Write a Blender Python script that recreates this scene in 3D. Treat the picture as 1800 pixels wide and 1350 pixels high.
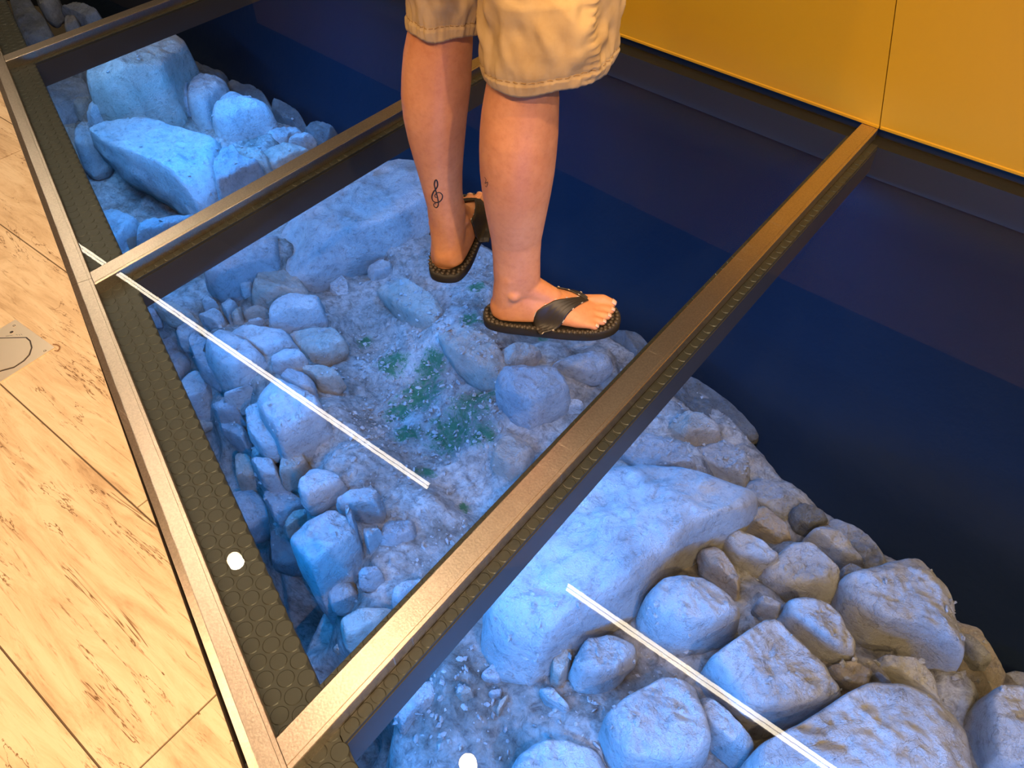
import bpy, bmesh, math, random
import numpy as np
from mathutils import Vector, Matrix, noise
from mathutils.bvhtree import BVHTree

for o in list(bpy.data.objects): bpy.data.objects.remove(o)
C = bpy.context.scene.collection
SC = bpy.context.scene
PI = math.pi

# ------------------------------------------------------------------ camera
FPX, HCAM = 1352.0, 1.089
def basis():
    pp = np.array([900., 675.]); vp = np.array([2513., -830.]); s = -0.03
    n = np.array([-s, 1.]); n /= np.linalg.norm(n)
    d = (pp-vp) @ n
    D = np.array([n[0]*FPX/d, n[1]*FPX/d, 1.]); D /= np.linalg.norm(D)
    b = vp-pp; B = np.array([b[0], b[1], FPX]); B /= np.linalg.norm(B)
    Z = -D; Y = B; X = np.cross(Y, Z)
    return X, Y, Z
AX, AY, AZ = basis()
def ray(p):
    r = np.array([p[0]-900., p[1]-675., FPX])
    return np.array([r@AX, r@AY, r@AZ])
def at(px, py, z=0.0):
    """world point at height z that the photograph shows at this pixel"""
    r = ray((px, py)); t = (z-HCAM)/r[2]
    return Vector((r[0]*t, r[1]*t, z))
def on_plane(px, py, P, n):
    r = Vector(ray((px, py))); o = Vector((0, 0, HCAM))
    t = (Vector(P)-o).dot(n)/r.dot(n)
    return o+r*t
def pxsize(P):
    """metres per pixel at a point"""
    q = AX*P[0]+AY*P[1]+AZ*(P[2]-HCAM)
    return q[2]/FPX

cd = bpy.data.cameras.new('camera'); cam = bpy.data.objects.new('camera', cd); C.objects.link(cam)
cd.sensor_width = 36; cd.lens = FPX/1800*36; cd.clip_start = .02
right = Vector((AX[0], AY[0], AZ[0])); down = Vector((AX[1], AY[1], AZ[1])); fwd = Vector((AX[2], AY[2], AZ[2]))
cam.matrix_world = Matrix(((right.x, -down.x, -fwd.x, 0), (right.y, -down.y, -fwd.y, 0), (right.z, -down.z, -fwd.z, HCAM), (0, 0, 0, 1)))
SC.camera = cam

# ------------------------------------------------------------------ light and exposure
SC.view_settings.view_transform = 'Standard'; SC.view_settings.look = 'None'
SC.view_settings.exposure = 0.0; SC.view_settings.gamma = 1.0
SC.view_settings.use_curve_mapping = False
w = bpy.data.worlds.new('world'); SC.world = w; w.use_nodes = True
w.node_tree.nodes['Background'].inputs[0].default_value = (1.0, .62, .32, 1)
w.node_tree.nodes['Background'].inputs[1].default_value = .035
WARM = (1.0, .66, .36)
CEIL = 2.6
DOWNLIGHTS = [(-3.39, .686, 5), (-2.56, .686, 10), (-1.60, .72, 12), (-.895, .686, 16), (-.06, .686, 70), (.77, .686, 110), (-2.6, -.95, 50), (-.95, -.95, 70), (.7, -.95, 230), (2.1, -.6, 420)]
def spot(x, y, z, power, col, ang=140, blend=.6, size=.04, aim=None):
    l = bpy.data.lights.new('downlight_lamp', 'SPOT'); l.energy = power; l.color = col
    l.spot_size = math.radians(ang); l.spot_blend = blend; l.shadow_soft_size = size
    o = bpy.data.objects.new('downlight_lamp', l); C.objects.link(o); o.location = (x, y, z)
    if aim: o.rotation_euler = (Vector(aim)-Vector((x, y, z))).to_track_quat('-Z', 'Y').to_euler()
    return o
for x, y, e in DOWNLIGHTS: spot(x, y, CEIL-.03, e, WARM)
def area(loc, aim, sx, sy, power, col, name='led_lamp'):
    l = bpy.data.lights.new(name, 'AREA'); l.shape = 'RECTANGLE'; l.size = sx; l.size_y = sy; l.energy = power; l.color = col
    o = bpy.data.objects.new(name, l); C.objects.link(o); o.location = loc
    o.rotation_euler = (Vector(aim)-Vector(loc)).to_track_quat('-Z', 'Y').to_euler()
    return o
BLUE = (.002, .26, 1.0)
# blue LED bars fixed under the cross beams, shining into the pit
for bx, e in ((-.468, 18), (-1.60, 27), (-2.87, 56)):
    l = area((bx, 1.15, -.118), (bx, 1.15, -1), .02, 1.7, e, BLUE)
    l.rotation_euler = (0, 0, 0)
# blue LED bar under the steel edge of the tiled floor, aimed across the ruins
area((-1.25, .27, -.12), (-1.0, 1.1, -.9), 2.0, .02, 58, BLUE)
area((-3.45, 1.19, -.12), (-3.2, 1.7, -.7), .9, .02, 16, (.10, .38, 1.0))
area((.35, .25, -.12), (.1, 1.1, -.8), 1.2, .02, 34, BLUE)

# ------------------------------------------------------------------ materials
def mat(name, col, rough=.6, metal=0, spec=.5):
    m = bpy.data.materials.new(name); m.use_nodes = True
    b = m.node_tree.nodes['Principled BSDF']
    b.inputs['Base Color'].default_value = (*col, 1); b.inputs['Roughness'].default_value = rough
    b.inputs['Metallic'].default_value = metal; b.inputs['Specular IOR Level'].default_value = spec
    return m
def N(m, t, **k):
    n = m.node_tree.nodes.new(t)
    for a, v in k.items(): setattr(n, a, v)
    return n
def L(m, a, b): m.node_tree.links.new(a, b)
def ncoord(m, scale=(1, 1, 1), kind='Object', rot=(0, 0, 0)):
    tc = N(m, 'ShaderNodeTexCoord'); mp = N(m, 'ShaderNodeMapping')
    mp.inputs['Scale'].default_value = scale; mp.inputs['Rotation'].default_value = rot
    L(m, tc.outputs[kind], mp.inputs[0]); return mp.outputs[0]
def nnoise(m, vec, scale, detail=6, rough=.6, dist=0):
    n = N(m, 'ShaderNodeTexNoise'); n.inputs['Scale'].default_value = scale
    n.inputs['Detail'].default_value = detail; n.inputs['Roughness'].default_value = rough
    n.inputs['Distortion'].default_value = dist
    L(m, vec, n.inputs['Vector']); return n.outputs['Fac']
def ramp(m, fac, stops):
    r = N(m, 'ShaderNodeValToRGB'); L(m, fac, r.inputs[0]); e = r.color_ramp.elements
    while len(e) < len(stops): e.new(.5)
    for el, (p, c) in zip(e, stops): el.position = p; el.color = (*c, 1)
    return r.outputs[0]
def bump(m, fac, strength, dist=.01, prev=None):
    b = N(m, 'ShaderNodeBump'); b.inputs['Strength'].default_value = strength; b.inputs['Distance'].default_value = dist
    L(m, fac, b.inputs['Height'])
    if prev is not None: L(m, prev, b.inputs['Normal'])
    return b.outputs[0]
def bsdf(m): return m.node_tree.nodes['Principled BSDF']
def mix(m, a, b, fac, mode='MIX'):
    n = N(m, 'ShaderNodeMix', data_type='RGBA', blend_type=mode)
    if hasattr(fac, 'node'): L(m, fac, n.inputs[0])
    else: n.inputs[0].default_value = fac
    for v, i in ((a, 6), (b, 7)):
        if hasattr(v, 'node'): L(m, v, n.inputs[i])
        else: n.inputs[i].default_value = (*v, 1)
    return n.outputs[2]

def rock_mat(name, base, var, seed, bs=1.0):
    m = mat(name, base, .85, 0, .25); v = ncoord(m, kind='Generated') if False else N(m, 'ShaderNodeNewGeometry').outputs['Position']
    mp = N(m, 'ShaderNodeMapping'); mp.inputs['Location'].default_value = (seed, seed*.7, 0); L(m, v, mp.inputs[0]); v = mp.outputs[0]
    n1 = nnoise(m, v, 7, 8, .62, .4); n2 = nnoise(m, v, 45, 8, .7); n3 = nnoise(m, v, 160, 4, .7)
    c = ramp(m, n1, [(.30, tuple(x*.72 for x in base)), (.5, base), (.72, var)])
    c2 = ramp(m, n2, [(.32, (.55, .53, .50)), (.45, (.97, .97, .97)), (.70, (1.12, 1.12, 1.12))])
    n5 = nnoise(m, v, 9, 5, .55, 1.2); pp_ = N(m, 'ShaderNodeMath', operation='SUBTRACT'); L(m, n5, pp_.inputs[0]); pp_.inputs[1].default_value = .5
    ab = N(m, 'ShaderNodeMath', operation='ABSOLUTE'); L(m, pp_.outputs[0], ab.inputs[0])
    cr = ramp(m, ab.outputs[0], [(0, (.35, .30, .25)), (.006, (.75, .72, .70)), (.014, (1, 1, 1))])
    c = mix(m, c, c2, .75, 'MULTIPLY'); c = mix(m, c, cr, .35, 'MULTIPLY'); L(m, c, bsdf(m).inputs['Base Color'])
    b1 = bump(m, n1, .6*bs, .07); b2 = bump(m, n2, 1.0*bs, .026, b1); b3 = bump(m, n3, .9*bs, .007, b2); b3 = bump(m, cr, .35, .008, b3)
    L(m, b3, bsdf(m).inputs['Normal'])
    return m
ROCK = [rock_mat('limestone_pale', (.40, .38, .36), (.48, .45, .41), 0),
        rock_mat('limestone_warm', (.37, .31, .25), (.45, .39, .33), 3.1),
        rock_mat('limestone_grey', (.31, .30, .295), (.40, .39, .375), 7.7)]
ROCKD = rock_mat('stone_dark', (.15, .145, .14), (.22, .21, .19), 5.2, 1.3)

def ground_mat():
    m = mat('mortar_ground', (.4, .38, .35), .9, 0, .2); v = N(m, 'ShaderNodeNewGeometry').outputs['Position']
    n1 = nnoise(m, v, 5, 9, .65, .6); n2 = nnoise(m, v, 38, 9, .75, .5); n3 = nnoise(m, v, 120, 6, .75)
    c = ramp(m, n1, [(.33, (.15, .125, .10)), (.5, (.29, .26, .23)), (.66, (.40, .38, .35))])
    c2 = ramp(m, n2, [(.36, (.38, .36, .36)), (.5, (.95, .95, .95)), (.62, (1.3, 1.3, 1.3))])
    c = mix(m, c, c2, .85, 'MULTIPLY')
    # moss growing in the damp channel: patches with ragged edges
    vx = N(m, 'ShaderNodeVertexColor', layer_name='moss')
    a = N(m, 'ShaderNodeMath', operation='MULTIPLY_ADD'); L(m, n2, a.inputs[0]); a.inputs[1].default_value = 3.2; a.inputs[2].default_value = -1.75
    s = N(m, 'ShaderNodeMath', operation='ADD'); L(m, vx.outputs['Color'], s.inputs[0]); L(m, a.outputs[0], s.inputs[1])
    s2 = N(m, 'ShaderNodeMath', operation='MULTIPLY_ADD', use_clamp=True); L(m, s.outputs[0], s2.inputs[0]); s2.inputs[1].default_value = 2.2; s2.inputs[2].default_value = -.75
    c = mix(m, c, (.04, .12, .055), s2.outputs[0]); L(m, c, bsdf(m).inputs['Base Color'])
    b1 = bump(m, n1, .5, .05); b2 = bump(m, n2, 1.0, .02, b1); b3 = bump(m, n3, .7, .006, b2)
    L(m, b3, bsdf(m).inputs['Normal']); return m
GROUND = ground_mat()

def steel_mat():
    m = mat('brushed_steel', (.6, .52, .44), .3, 1)
    v = ncoord(m, (1, 1, 1)); n1 = nnoise(m, v, 260, 3, .6)
    v2 = ncoord(m, (300, 9, 1), rot=(0, 0, .5)); n2 = nnoise(m, v2, 1, 3, .6)
    v3 = ncoord(m, (9, 260, 1), rot=(0, 0, .9)); n3 = nnoise(m, v3, 1, 2, .5)
    s = ramp(m, n3, [(.66, (.30, .30, .30)), (.72, (.5, .5, .5))]); L(m, s, bsdf(m).inputs['Roughness'])
    c = ramp(m, n1, [(.35, (.60, .50, .40)), (.65, (.74, .63, .51))]); L(m, c, bsdf(m).inputs['Base Color'])
    b = bump(m, n1, .12, .002); b = bump(m, n2, .12, .002, b); L(m, b, bsdf(m).inputs['Normal']); return m
STEEL = steel_mat()
PAINT = mat('dark_beam_paint', (.035, .030, .028), .45)
RUBBER = mat('black_rubber', (.030, .028, .022), .38)
BLACK = mat('black_gasket', (.006, .006, .006), .6)
WHITEGLOW = None
def emis(name, col, s):
    m = bpy.data.materials.new(name); m.use_nodes = True; nt = m.node_tree
    nt.nodes.remove(nt.nodes['Principled BSDF']); e = nt.nodes.new('ShaderNodeEmission')
    e.inputs[0].default_value = (*col, 1); e.inputs[1].default_value = s
    nt.links.new(e.outputs[0], nt.nodes['Material Output'].inputs[0]); return m
LED = emis('white_led', (1, .87, .66), 52)
BULB = emis('downlight_glow', (1, .88, .70), 170)
BLUELED = emis('blue_led', BLUE, 4)

def glass_mat():
    """clear laminated glass: straight-through transmission with a Fresnel mirror on top"""
    m = bpy.data.materials.new('floor_glass'); m.use_nodes = True; nt = m.node_tree
    nt.nodes.remove(nt.nodes['Principled BSDF'])
    g = N(m, 'ShaderNodeNewGeometry'); d = N(m, 'ShaderNodeVectorMath', operation='DOT_PRODUCT')
    L(m, g.outputs['Normal'], d.inputs[0]); L(m, g.outputs['Incoming'], d.inputs[1])
    a = N(m, 'ShaderNodeMath', operation='ABSOLUTE'); L(m, d.outputs['Value'], a.inputs[0])
    o = N(m, 'ShaderNodeMath', operation='SUBTRACT'); o.inputs[0].default_value = 1; L(m, a.outputs[0], o.inputs[1])
    p = N(m, 'ShaderNodeMath', operation='POWER'); L(m, o.outputs[0], p.inputs[0]); p.inputs[1].default_value = 5
    f = N(m, 'ShaderNodeMath', operation='MULTIPLY_ADD'); L(m, p.outputs[0], f.inputs[0]); f.inputs[1].default_value = .25; f.inputs[2].default_value = .02
    tr = N(m, 'ShaderNodeBsdfTransparent'); tr.inputs[0].default_value = (.93, .97, .95, 1)
    gl = N(m, 'ShaderNodeBsdfGlossy'); gl.inputs['Roughness'].default_value = .0
    mx = N(m, 'ShaderNodeMixShader'); L(m, f.outputs[0], mx.inputs[0]); L(m, tr.outputs[0], mx.inputs[1]); L(m, gl.outputs[0], mx.inputs[2])
    L(m, mx.outputs[0], nt.nodes['Material Output'].inputs[0])
    return m
def clear_mat():
    m = bpy.data.materials.new('glass_underside'); m.use_nodes = True; nt = m.node_tree
    nt.nodes.remove(nt.nodes['Principled BSDF']); tr = N(m, 'ShaderNodeBsdfTransparent'); tr.inputs[0].default_value = (.98, .99, .985, 1)
    L(m, tr.outputs[0], nt.nodes['Material Output'].inputs[0]); return m
GLASS, CLEAR = glass_mat(), clear_mat()

# ------------------------------------------------------------------ mesh helpers
def obj(name, V, F, m, parent=None, smooth=False, slots=None):
    me = bpy.data.meshes.new(name); me.from_pydata([tuple(v) for v in V], [], F)
    for mm in (m if isinstance(m, (list, tuple)) else [m]): me.materials.append(mm)
    if smooth: me.polygons.foreach_set('use_smooth', [True]*len(me.polygons))
    if slots:
        for i, s in enumerate(slots): me.polygons[i].material_index = s
    me.update(); o = bpy.data.objects.new(name, me); C.objects.link(o)
    if parent: o.parent = parent; o.matrix_parent_inverse = Matrix.Translation(parent.location).inverted()
    return o
def tag(o, label, cat=None, group=None, kind=None):
    o['label'] = label
    if cat: o['category'] = cat
    if group: o['group'] = group
    if kind: o['kind'] = kind
    return o
def empty(name, loc, label, cat, group=None):
    o = bpy.data.objects.new(name, None); C.objects.link(o); o.location = loc; return tag(o, label, cat, group)
def prism(poly, z0, z1):
    """poly: list of (x, y), any winding"""
    a = sum(poly[i-1][0]*poly[i][1]-poly[i][0]*poly[i-1][1] for i in range(len(poly)))
    if a < 0: poly = poly[::-1]
    n = len(poly); V = [(p[0], p[1], z1) for p in poly]+[(p[0], p[1], z0) for p in poly]
    F = [list(range(n)), list(range(2*n-1, n-1, -1))]+[[i, i+n, (i+1) % n+n, (i+1) % n] for i in range(n)]
    return V, F
def join(parts):
    V, F = [], []
    for v, f in parts:
        k = len(V); V += list(v); F += [[i+k for i in q] for q in f]
    return V, F
def box(x0, x1, y0, y1, z0, z1): return prism([(x0, y0), (x1, y0), (x1, y1), (x0, y1)], z0, z1)
def clip(poly, a, b, c):
    """keep the side a*x+b*y <= c"""
    out = []
    for i in range(len(poly)):
        p, q = poly[i-1], poly[i]; dp, dq = a*p[0]+b*p[1]-c, a*q[0]+b*q[1]-c
        if (dp <= 0) != (dq <= 0):
            t = dp/(dp-dq); out.append((p[0]+t*(q[0]-p[0]), p[1]+t*(q[1]-p[1])))
        if dq <= 0: out.append(q)
    return out
def tube(pts, r, seg=8, caps=True):
    """round tube through points; r may be a list"""
    pts = [Vector(p) for p in pts]; n = len(pts); rr = r if isinstance(r, (list, tuple)) else [r]*n
    V, F = [], []; up = None
    for i, p in enumerate(pts):
        t = (pts[min(i+1, n-1)]-pts[max(i-1, 0)]).normalized()
        if up is None: up = t.orthogonal().normalized()
        up = (up-t*up.dot(t)).normalized(); s = t.cross(up)
        for k in range(seg):
            a = 2*PI*k/seg; V.append(p+(up*math.cos(a)+s*math.sin(a))*rr[i])
    for i in range(n-1):
        for k in range(seg): F.append([i*seg+k, i*seg+(k+1) % seg, (i+1)*seg+(k+1) % seg, (i+1)*seg+k])
    if caps: F.append(list(range(seg))[::-1]); F.append([(n-1)*seg+k for k in range(seg)])
    return V, F
def capsule(a, b, ra, rb, seg=14, n=5):
    a, b = Vector(a), Vector(b); d = (b-a).normalized(); P, R = [], []
    for i in range(n+1):
        th = PI/2*(1-i/n); P.append(a-d*ra*math.sin(th)); R.append(max(ra*math.cos(th), ra*.02))
    for i in range(n+1):
        th = PI/2*i/n; P.append(b+d*rb*math.sin(th)); R.append(max(rb*math.cos(th), rb*.02))
    return tube(P, R, seg)
def ellipsoid(c, rad, seg=20, rings=12):
    V, F = [], []
    for i in range(rings+1):
        th = PI*i/rings
        for k in range(seg):
            a = 2*PI*k/seg; V.append((c[0]+rad[0]*math.sin(th)*math.cos(a), c[1]+rad[1]*math.sin(th)*math.sin(a), c[2]-rad[2]*math.cos(th)))
    for i in range(rings):
        for k in range(seg): F.append([i*seg+k, i*seg+(k+1) % seg, (i+1)*seg+(k+1) % seg, (i+1)*seg+k])
    return V, F

# ------------------------------------------------------------------ layout taken from the photograph
XA0, XA1 = -.492, -.444            # cap of the near beam
XB0, XB1 = -1.622, -1.573
XC0, XC1 = -2.897, -2.845
EI = (at(165, 497), at(490, 1310))  # inner line of the steel edge along the tiles
EO = (at(107, 450), at(425, 1350))
def line_y(ln, x):
    (a, b) = ln; return a.y+(b.y-a.y)*(x-a.x)/(b.x-a.x)
X_LO, X_HI = -6.0, 2.2
WB = at(1545, 228); WL = at(1090, 65); WR = at(1800, 313)
def wall_y(x):
    if x < WB.x: return WB.y+(WL.y-WB.y)*(x-WB.x)/(WL.x-WB.x)
    return WB.y+(WR.y-WB.y)*(x-WB.x)/(WR.x-WB.x)

# tiled floor: long wood-look porcelain planks
def tile_mat():
    m = mat('wood_look_tile', (.52, .40, .26), .42, 0, .4)
    v = ncoord(m, (1.6, 9, 1)); v2 = ncoord(m, (3.0, 42, 1))
    n1 = nnoise(m, v, 2.2, 10, .68, 1.2); n2 = nnoise(m, v2, 3.5, 8, .7, 1.0)
    c = ramp(m, n1, [(.30, (.40, .27, .15)), (.47, (.58, .43, .27)), (.60, (.66, .52, .35)), (.8, (.60, .46, .31))])
    g = ramp(m, n2, [(.33, (.50, .42, .34)), (.43, (.95, .95, .95)), (1, (1.05, 1.05, 1.05))]); c = mix(m, c, g, .8, 'MULTIPLY')
    # long dark cracks along the grain
    v3 = ncoord(m, (.9, 6.5, 1)); n3 = nnoise(m, v3, 2.0, 6, .62, .5)
    d = N(m, 'ShaderNodeMath', operation='PINGPONG'); d.inputs[1].default_value = .06; L(m, n3, d.inputs[0])
    n4 = nnoise(m, ncoord(m, (2.5, 8, 1)), 1.3, 2, .5)
    d2 = N(m, 'ShaderNodeMath', operation='DIVIDE'); L(m, d.outputs[0], d2.inputs[0]); d2.inputs[1].default_value = .06
    crack = ramp(m, d2.outputs[0], [(0, (.22, .15, .09)), (.035, (.45, .36, .28)), (.07, (1, 1, 1))])
    msk = ramp(m, n4, [(.47, (0, 0, 0)), (.53, (1, 1, 1))])
    c = mix(m, c, mix(m, c, crack, 1, 'MULTIPLY'), msk)
    L(m, c, bsdf(m).inputs['Base Color'])
    b = bump(m, n2, .15, .004); b = bump(m, crack, .25, .002, b); L(m, b, bsdf(m).inputs['Normal']); return m
TILE = tile_mat(); GROUT = mat('grout', (.13, .085, .05), .9)
(eo0, eo1) = EO; nx, ny = (eo1.y-eo0.y), -(eo1.x-eo0.x)
ln = math.hypot(nx, ny); nx /= ln; ny /= ln
if ny < 0: nx, ny = -nx, -ny
eoc = nx*eo0.x+ny*eo0.y+.0005
base = clip([(X_LO, -3.2), (X_HI, -3.2), (X_HI, 4), (X_LO, 4)], nx, ny, eoc)
parts = [prism(base, -.12, -.0035)]; random.seed(4)
PW = .2675; rows = [(.163+PW*k, .163+PW*(k+1)) for k in range(-12, 12)]
joints = {0: -.975, -1: -.606}
for k in range(-12, 12):
    y0, y1 = .163+PW*k, .163+PW*(k+1); j0 = joints.get(k, random.uniform(-1.2, 0))
    for i in range(-5, 4):
        x0 = j0+1.2*i; r = [(x0+.0015, y0+.0015), (x0+1.1985, y0+.0015), (x0+1.1985, y1-.0015), (x0+.0015, y1-.0015)]
        r = clip(r, nx, ny, eoc)
        if len(r) > 2: parts.append(prism(r, -.003, 0))
V, F = join(parts); nb = len(parts[0][1])
fl = obj('floor', V, F, [TILE, GROUT], slots=[1]*nb+[0]*(len(F)-nb)); tag(fl, 'floor of beige wood-look tile planks beside the glass walkway', kind='structure')

# steel edge along the tiles: flat top with a bevel down to the tiles, in two lengths that meet near the middle beam
d_e = (EI[1]-EI[0]).normalized(); n_e = Vector((d_e.y, -d_e.x, 0))   # n_e points towards the tiles
if n_e.y > 0: n_e = -n_e
wid = abs((EO[0]-EI[0]).dot(n_e))
def edge_strip(name, t0, t1, label):
    prof = [(0, -.024), (0, .0025), (.0008, .003), (.0066, .003), (.0072, .0024), (wid*.70, .0026), (wid*.73, .003), (wid, .0006), (wid, -.024)]
    V, F = [], []
    for t in (t0, t1):
        p = EI[0]+d_e*t
        for (a, z) in prof: q = p+n_e*a; V.append((q.x, q.y, z))
    n = len(prof)
    F = [[i, (i+1) % n, (i+1) % n+n, i+n] for i in range(n)]+[list(range(n)), list(range(2*n-1, n-1, -1))]
    return tag(obj(name, V, F, STEEL), label, kind='structure')
def tx(x): return (x-EI[0].x)/d_e.x
tj = tx(at(160, 492).x)
edge_strip('trim_1', tj+.0006, tx(2.0), 'brushed steel edge strip along the tiles, near length')
edge_strip('trim_2', tx(-5.5), tj-.0006, 'brushed steel edge strip along the tiles, far length')

# studded rubber on the ledge under the glass, along the tiled side
LEDW = .078; ZL = -.026
def e_pt(t, off): p = EI[0]+d_e*t-n_e*off; return (p.x, p.y)
def studs(rowsxy, r, z):
    parts = []
    for (x, y) in rowsxy:
        n = 22; V = [(x, y, z+.0010)]+[(x+r*.90*math.cos(2*PI*k/n), y+r*.90*math.sin(2*PI*k/n), z+.0009) for k in range(n)]+[(x+r*math.cos(2*PI*k/n), y+r*math.sin(2*PI*k/n), z-.0001) for k in range(n)]
        Fs = [[0, 1+k, 1+(k+1) % n] for k in range(n)]+[[1+k, 1+n+k, 1+n+(k+1) % n, 1+(k+1) % n] for k in range(n)]
        parts.append((V, Fs))
    return join(parts)
t0, t1 = tx(-5.5), tx(2.0)
led = empty('edge_ledge', (0, 0, -.03), 'long studded black rubber ledge under the glass beside the tiled floor', 'ledge')
V, F = prism([e_pt(t0, -.04), e_pt(t1, -.04), e_pt(t1, LEDW), e_pt(t0, LEDW)], -.11, -.032); obj('steel_angle', V, F, PAINT, led)
V, F = prism([e_pt(t0, 0), e_pt(t1, 0), e_pt(t1, LEDW-.004), e_pt(t0, LEDW-.004)], -.032, ZL); obj('rubber_mat', V, F, RUBBER, led)
st = []
for i in range(int((tx(.6)-tx(-4.3))/.0305)):
    t = tx(-4.3)+i*.0305
    for k, off in enumerate((.013, .0395, .066)):
        if i % 2 == 0 or True: st.append(e_pt(t+(.01525 if k == 1 else 0), off))
V, F = studs(st, .0136, ZL); so = obj('rubber_studs', V, F, RUBBER, led, smooth=False); so['kind'] = 'stuff'
for (a, b) in ((tx(-4.0), tx(-1.66)), (tx(-1.55), tx(-.52)), (tx(-.40), tx(1.4))):
    V, F = prism([e_pt(a, LEDW), e_pt(b, LEDW), e_pt(b, LEDW-.005), e_pt(a, LEDW-.005)], -.11, -.0255); obj('edge_seal', V, F, BLACK, led)

# cross beams: steel cap between the panes, ledges with rubber, dark box section, blue LED bar below
def beam(x0, x1, label):
    ys = line_y(EI, x0)-.01; ye = wall_y(x1)-.003
    b = empty('floor_beam', ((x0+x1)/2, ys, -.1), label, 'beam', 'steel beams carrying the glass floor')
    y0l, y0r = line_y(EI, x0), line_y(EI, x1)
    n = 2
    V = []; P = [(x0, -.026), (x0, .0022), (x0+.0015, .0030), (x1-.0085, .0030), (x1-.0080, .0018), (x1-.0070, .0018), (x1-.0065, .0032), (x1-.001, .0032), (x1, .0022), (x1, -.026)]
    for yy in (0, 1):
        for (x, z) in P: V.append((x, (line_y(EI, x)+.0005) if yy == 0 else wall_y(x)-.004, z))
    m = len(P); F = [[i, i+m, (i+1) % m+m, (i+1) % m] for i in range(m)]+[list(range(m)), list(range(2*m-1, m-1, -1))]
    obj('cap_strip', V, F, STEEL, b)
    V, F = box(x0-.022, x1+.022, ys-.05, ye-.01, -.105, -.032); obj('box_section', V, F, PAINT, b)
    for xa, xb in ((x0-.020, x0-.0005), (x1+.0005, x1+.020)):
        V, F = prism([(xa, line_y(EI, xa)+.08), (xb, line_y(EI, xb)+.08), (xb, ye-.03), (xa, ye-.03)], -.032, ZL); obj('rubber_strip', V, F, RUBBER, b)
        cx = (xa+xb)/2; yy = line_y(EI, cx)+.1; stp = []
        while yy < ye-.05: stp.append((cx, yy)); yy += .0262
        parts = []
        for (x, y) in stp:
            k = 20; r = .0118; xs = [max(xa, min(xb, x+r*math.cos(2*PI*i/k))) for i in range(k)]; yv = [y+r*math.sin(2*PI*i/k) for i in range(k)]
            parts.append(([(x, y, ZL+.0010)]+[(x+(a-x)*.86, y+(c-y)*.86, ZL+.0009) for a, c in zip(xs, yv)]+[(a, c, ZL-.0001) for a, c in zip(xs, yv)],
                          [[0, 1+i, 1+(i+1) % k] for i in range(k)]+[[1+i, 1+k+i, 1+k+(i+1) % k, 1+(i+1) % k] for i in range(k)]))
        V, F = join(parts); s = obj('rubber_studs', V, F, RUBBER, b); s['kind'] = 'stuff'
    V, F = box((x0+x1)/2-.012, (x0+x1)/2+.012, ys+.3, ye-.1, -.114, -.1045); obj('light_bar', V, F, PAINT, b)
    return b
beam(XA0, XA1, 'nearest steel floor beam, running from the lower left corner up to the yellow wall')
beam(XB0, XB1, 'steel floor beam passing behind the person at mid left')
beam(XC0, XC1, 'farthest steel floor beam, across the top left corner')

# glass panes
def pane(x0, x1, label):
    g = .0015; P = [(x0+g, line_y(EI, x0)+g), (x1-g, line_y(EI, x1)+g), (x1-g, wall_y(x1)-.03), (x0+g, wall_y(x0)-.03)]
    if x0 < WB.x < x1: P.insert(3, (WB.x, WB.y-.03))
    V, F = prism(P, -.0238, .0)
    o = obj('glass_pane', V, F, [GLASS, CLEAR], slots=[0]+[1]*(len(F)-1))
    return tag(o, label, 'glass floor panel', 'walk-on glass floor panes')
pane(XA1, 1.9, 'walk-on glass pane in front of the nearest beam, over the pale rubble')
pane(XB1, XA0, 'walk-on glass pane the person stands on, over the mossy channel')
pane(XC1, XB1, 'walk-on glass pane behind the middle beam, over the long blue slab')
pane(-4.6, XC0, 'farthest glass pane, in the top left corner')

# yellow wall panels, dark wall over them, dark skirting below the glass
YEL = mat('yellow_laminate', (.50, .255, .002), .55, 0, .3)
_n = nnoise(YEL, ncoord(YEL), 400, 2, .5); L(YEL, bump(YEL, _n, .08, .001), bsdf(YEL).inputs['Normal'])
DARKW = mat('dark_wall', (.02, .015, .012), .7)
WTOP = .6
seam_top_x = WB.x-.205*WTOP
def wpanel(xa, xb, xat, xbt, name):
    T = .02; V = []
    for (x, z) in ((xa, .003), (xb, .003), (xbt, WTOP), (xat, WTOP)): V.append((x, wall_y(x), z))
    for (x, z) in ((xa, .003), (xb, .003), (xbt, WTOP), (xat, WTOP)): V.append((x, wall_y(x)+T, z))
    return obj(name, V, [[0, 1, 2, 3], [7, 6, 5, 4], [0, 4, 5, 1], [1, 5, 6, 2], [2, 6, 7, 3], [3, 7, 4, 0]], YEL, wl)
wl = bpy.data.objects.new('wall_back', None); C.objects.link(wl); wl.location = (WB.x, WB.y, 0); wl['kind'] = 'structure'; wl['label'] = 'yellow panelled wall behind the glass floor'
wpanel(-6, WB.x-.0014, -6, seam_top_x-.0014, 'wall_panel')
wpanel(WB.x+.0014, 3, seam_top_x+.0014, 3, 'wall_panel')
for xa, xb in ((-6, WB.x-.002), (WB.x+.002, 3)):    # folded lower lip of the panels
    V = []
    for x in (xa, xb):
        for (dy, z) in ((0, .012), (-.0035, .010), (-.0035, .004), (0, .002)): V.append((x, wall_y(x)+dy, z))
    obj('panel_lip', V, [[0, 4, 5, 1], [1, 5, 6, 2], [2, 6, 7, 3], [0, 1, 2, 3], [7, 6, 5, 4]], YEL, wl)
V, F = box(-6, 3, 2.45, 2.55, -1.6, 3); obj('backing_wall', V, F, DARKW, wl)
V, F = prism([(-6, wall_y(-6)+.02), (WB.x, WB.y+.02), (3, wall_y(3)+.02), (3, wall_y(3)+.06), (-6, wall_y(-6)+.06)], -1.6, .6)
obj('wall_core', V, F, BLACK, wl)
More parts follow.
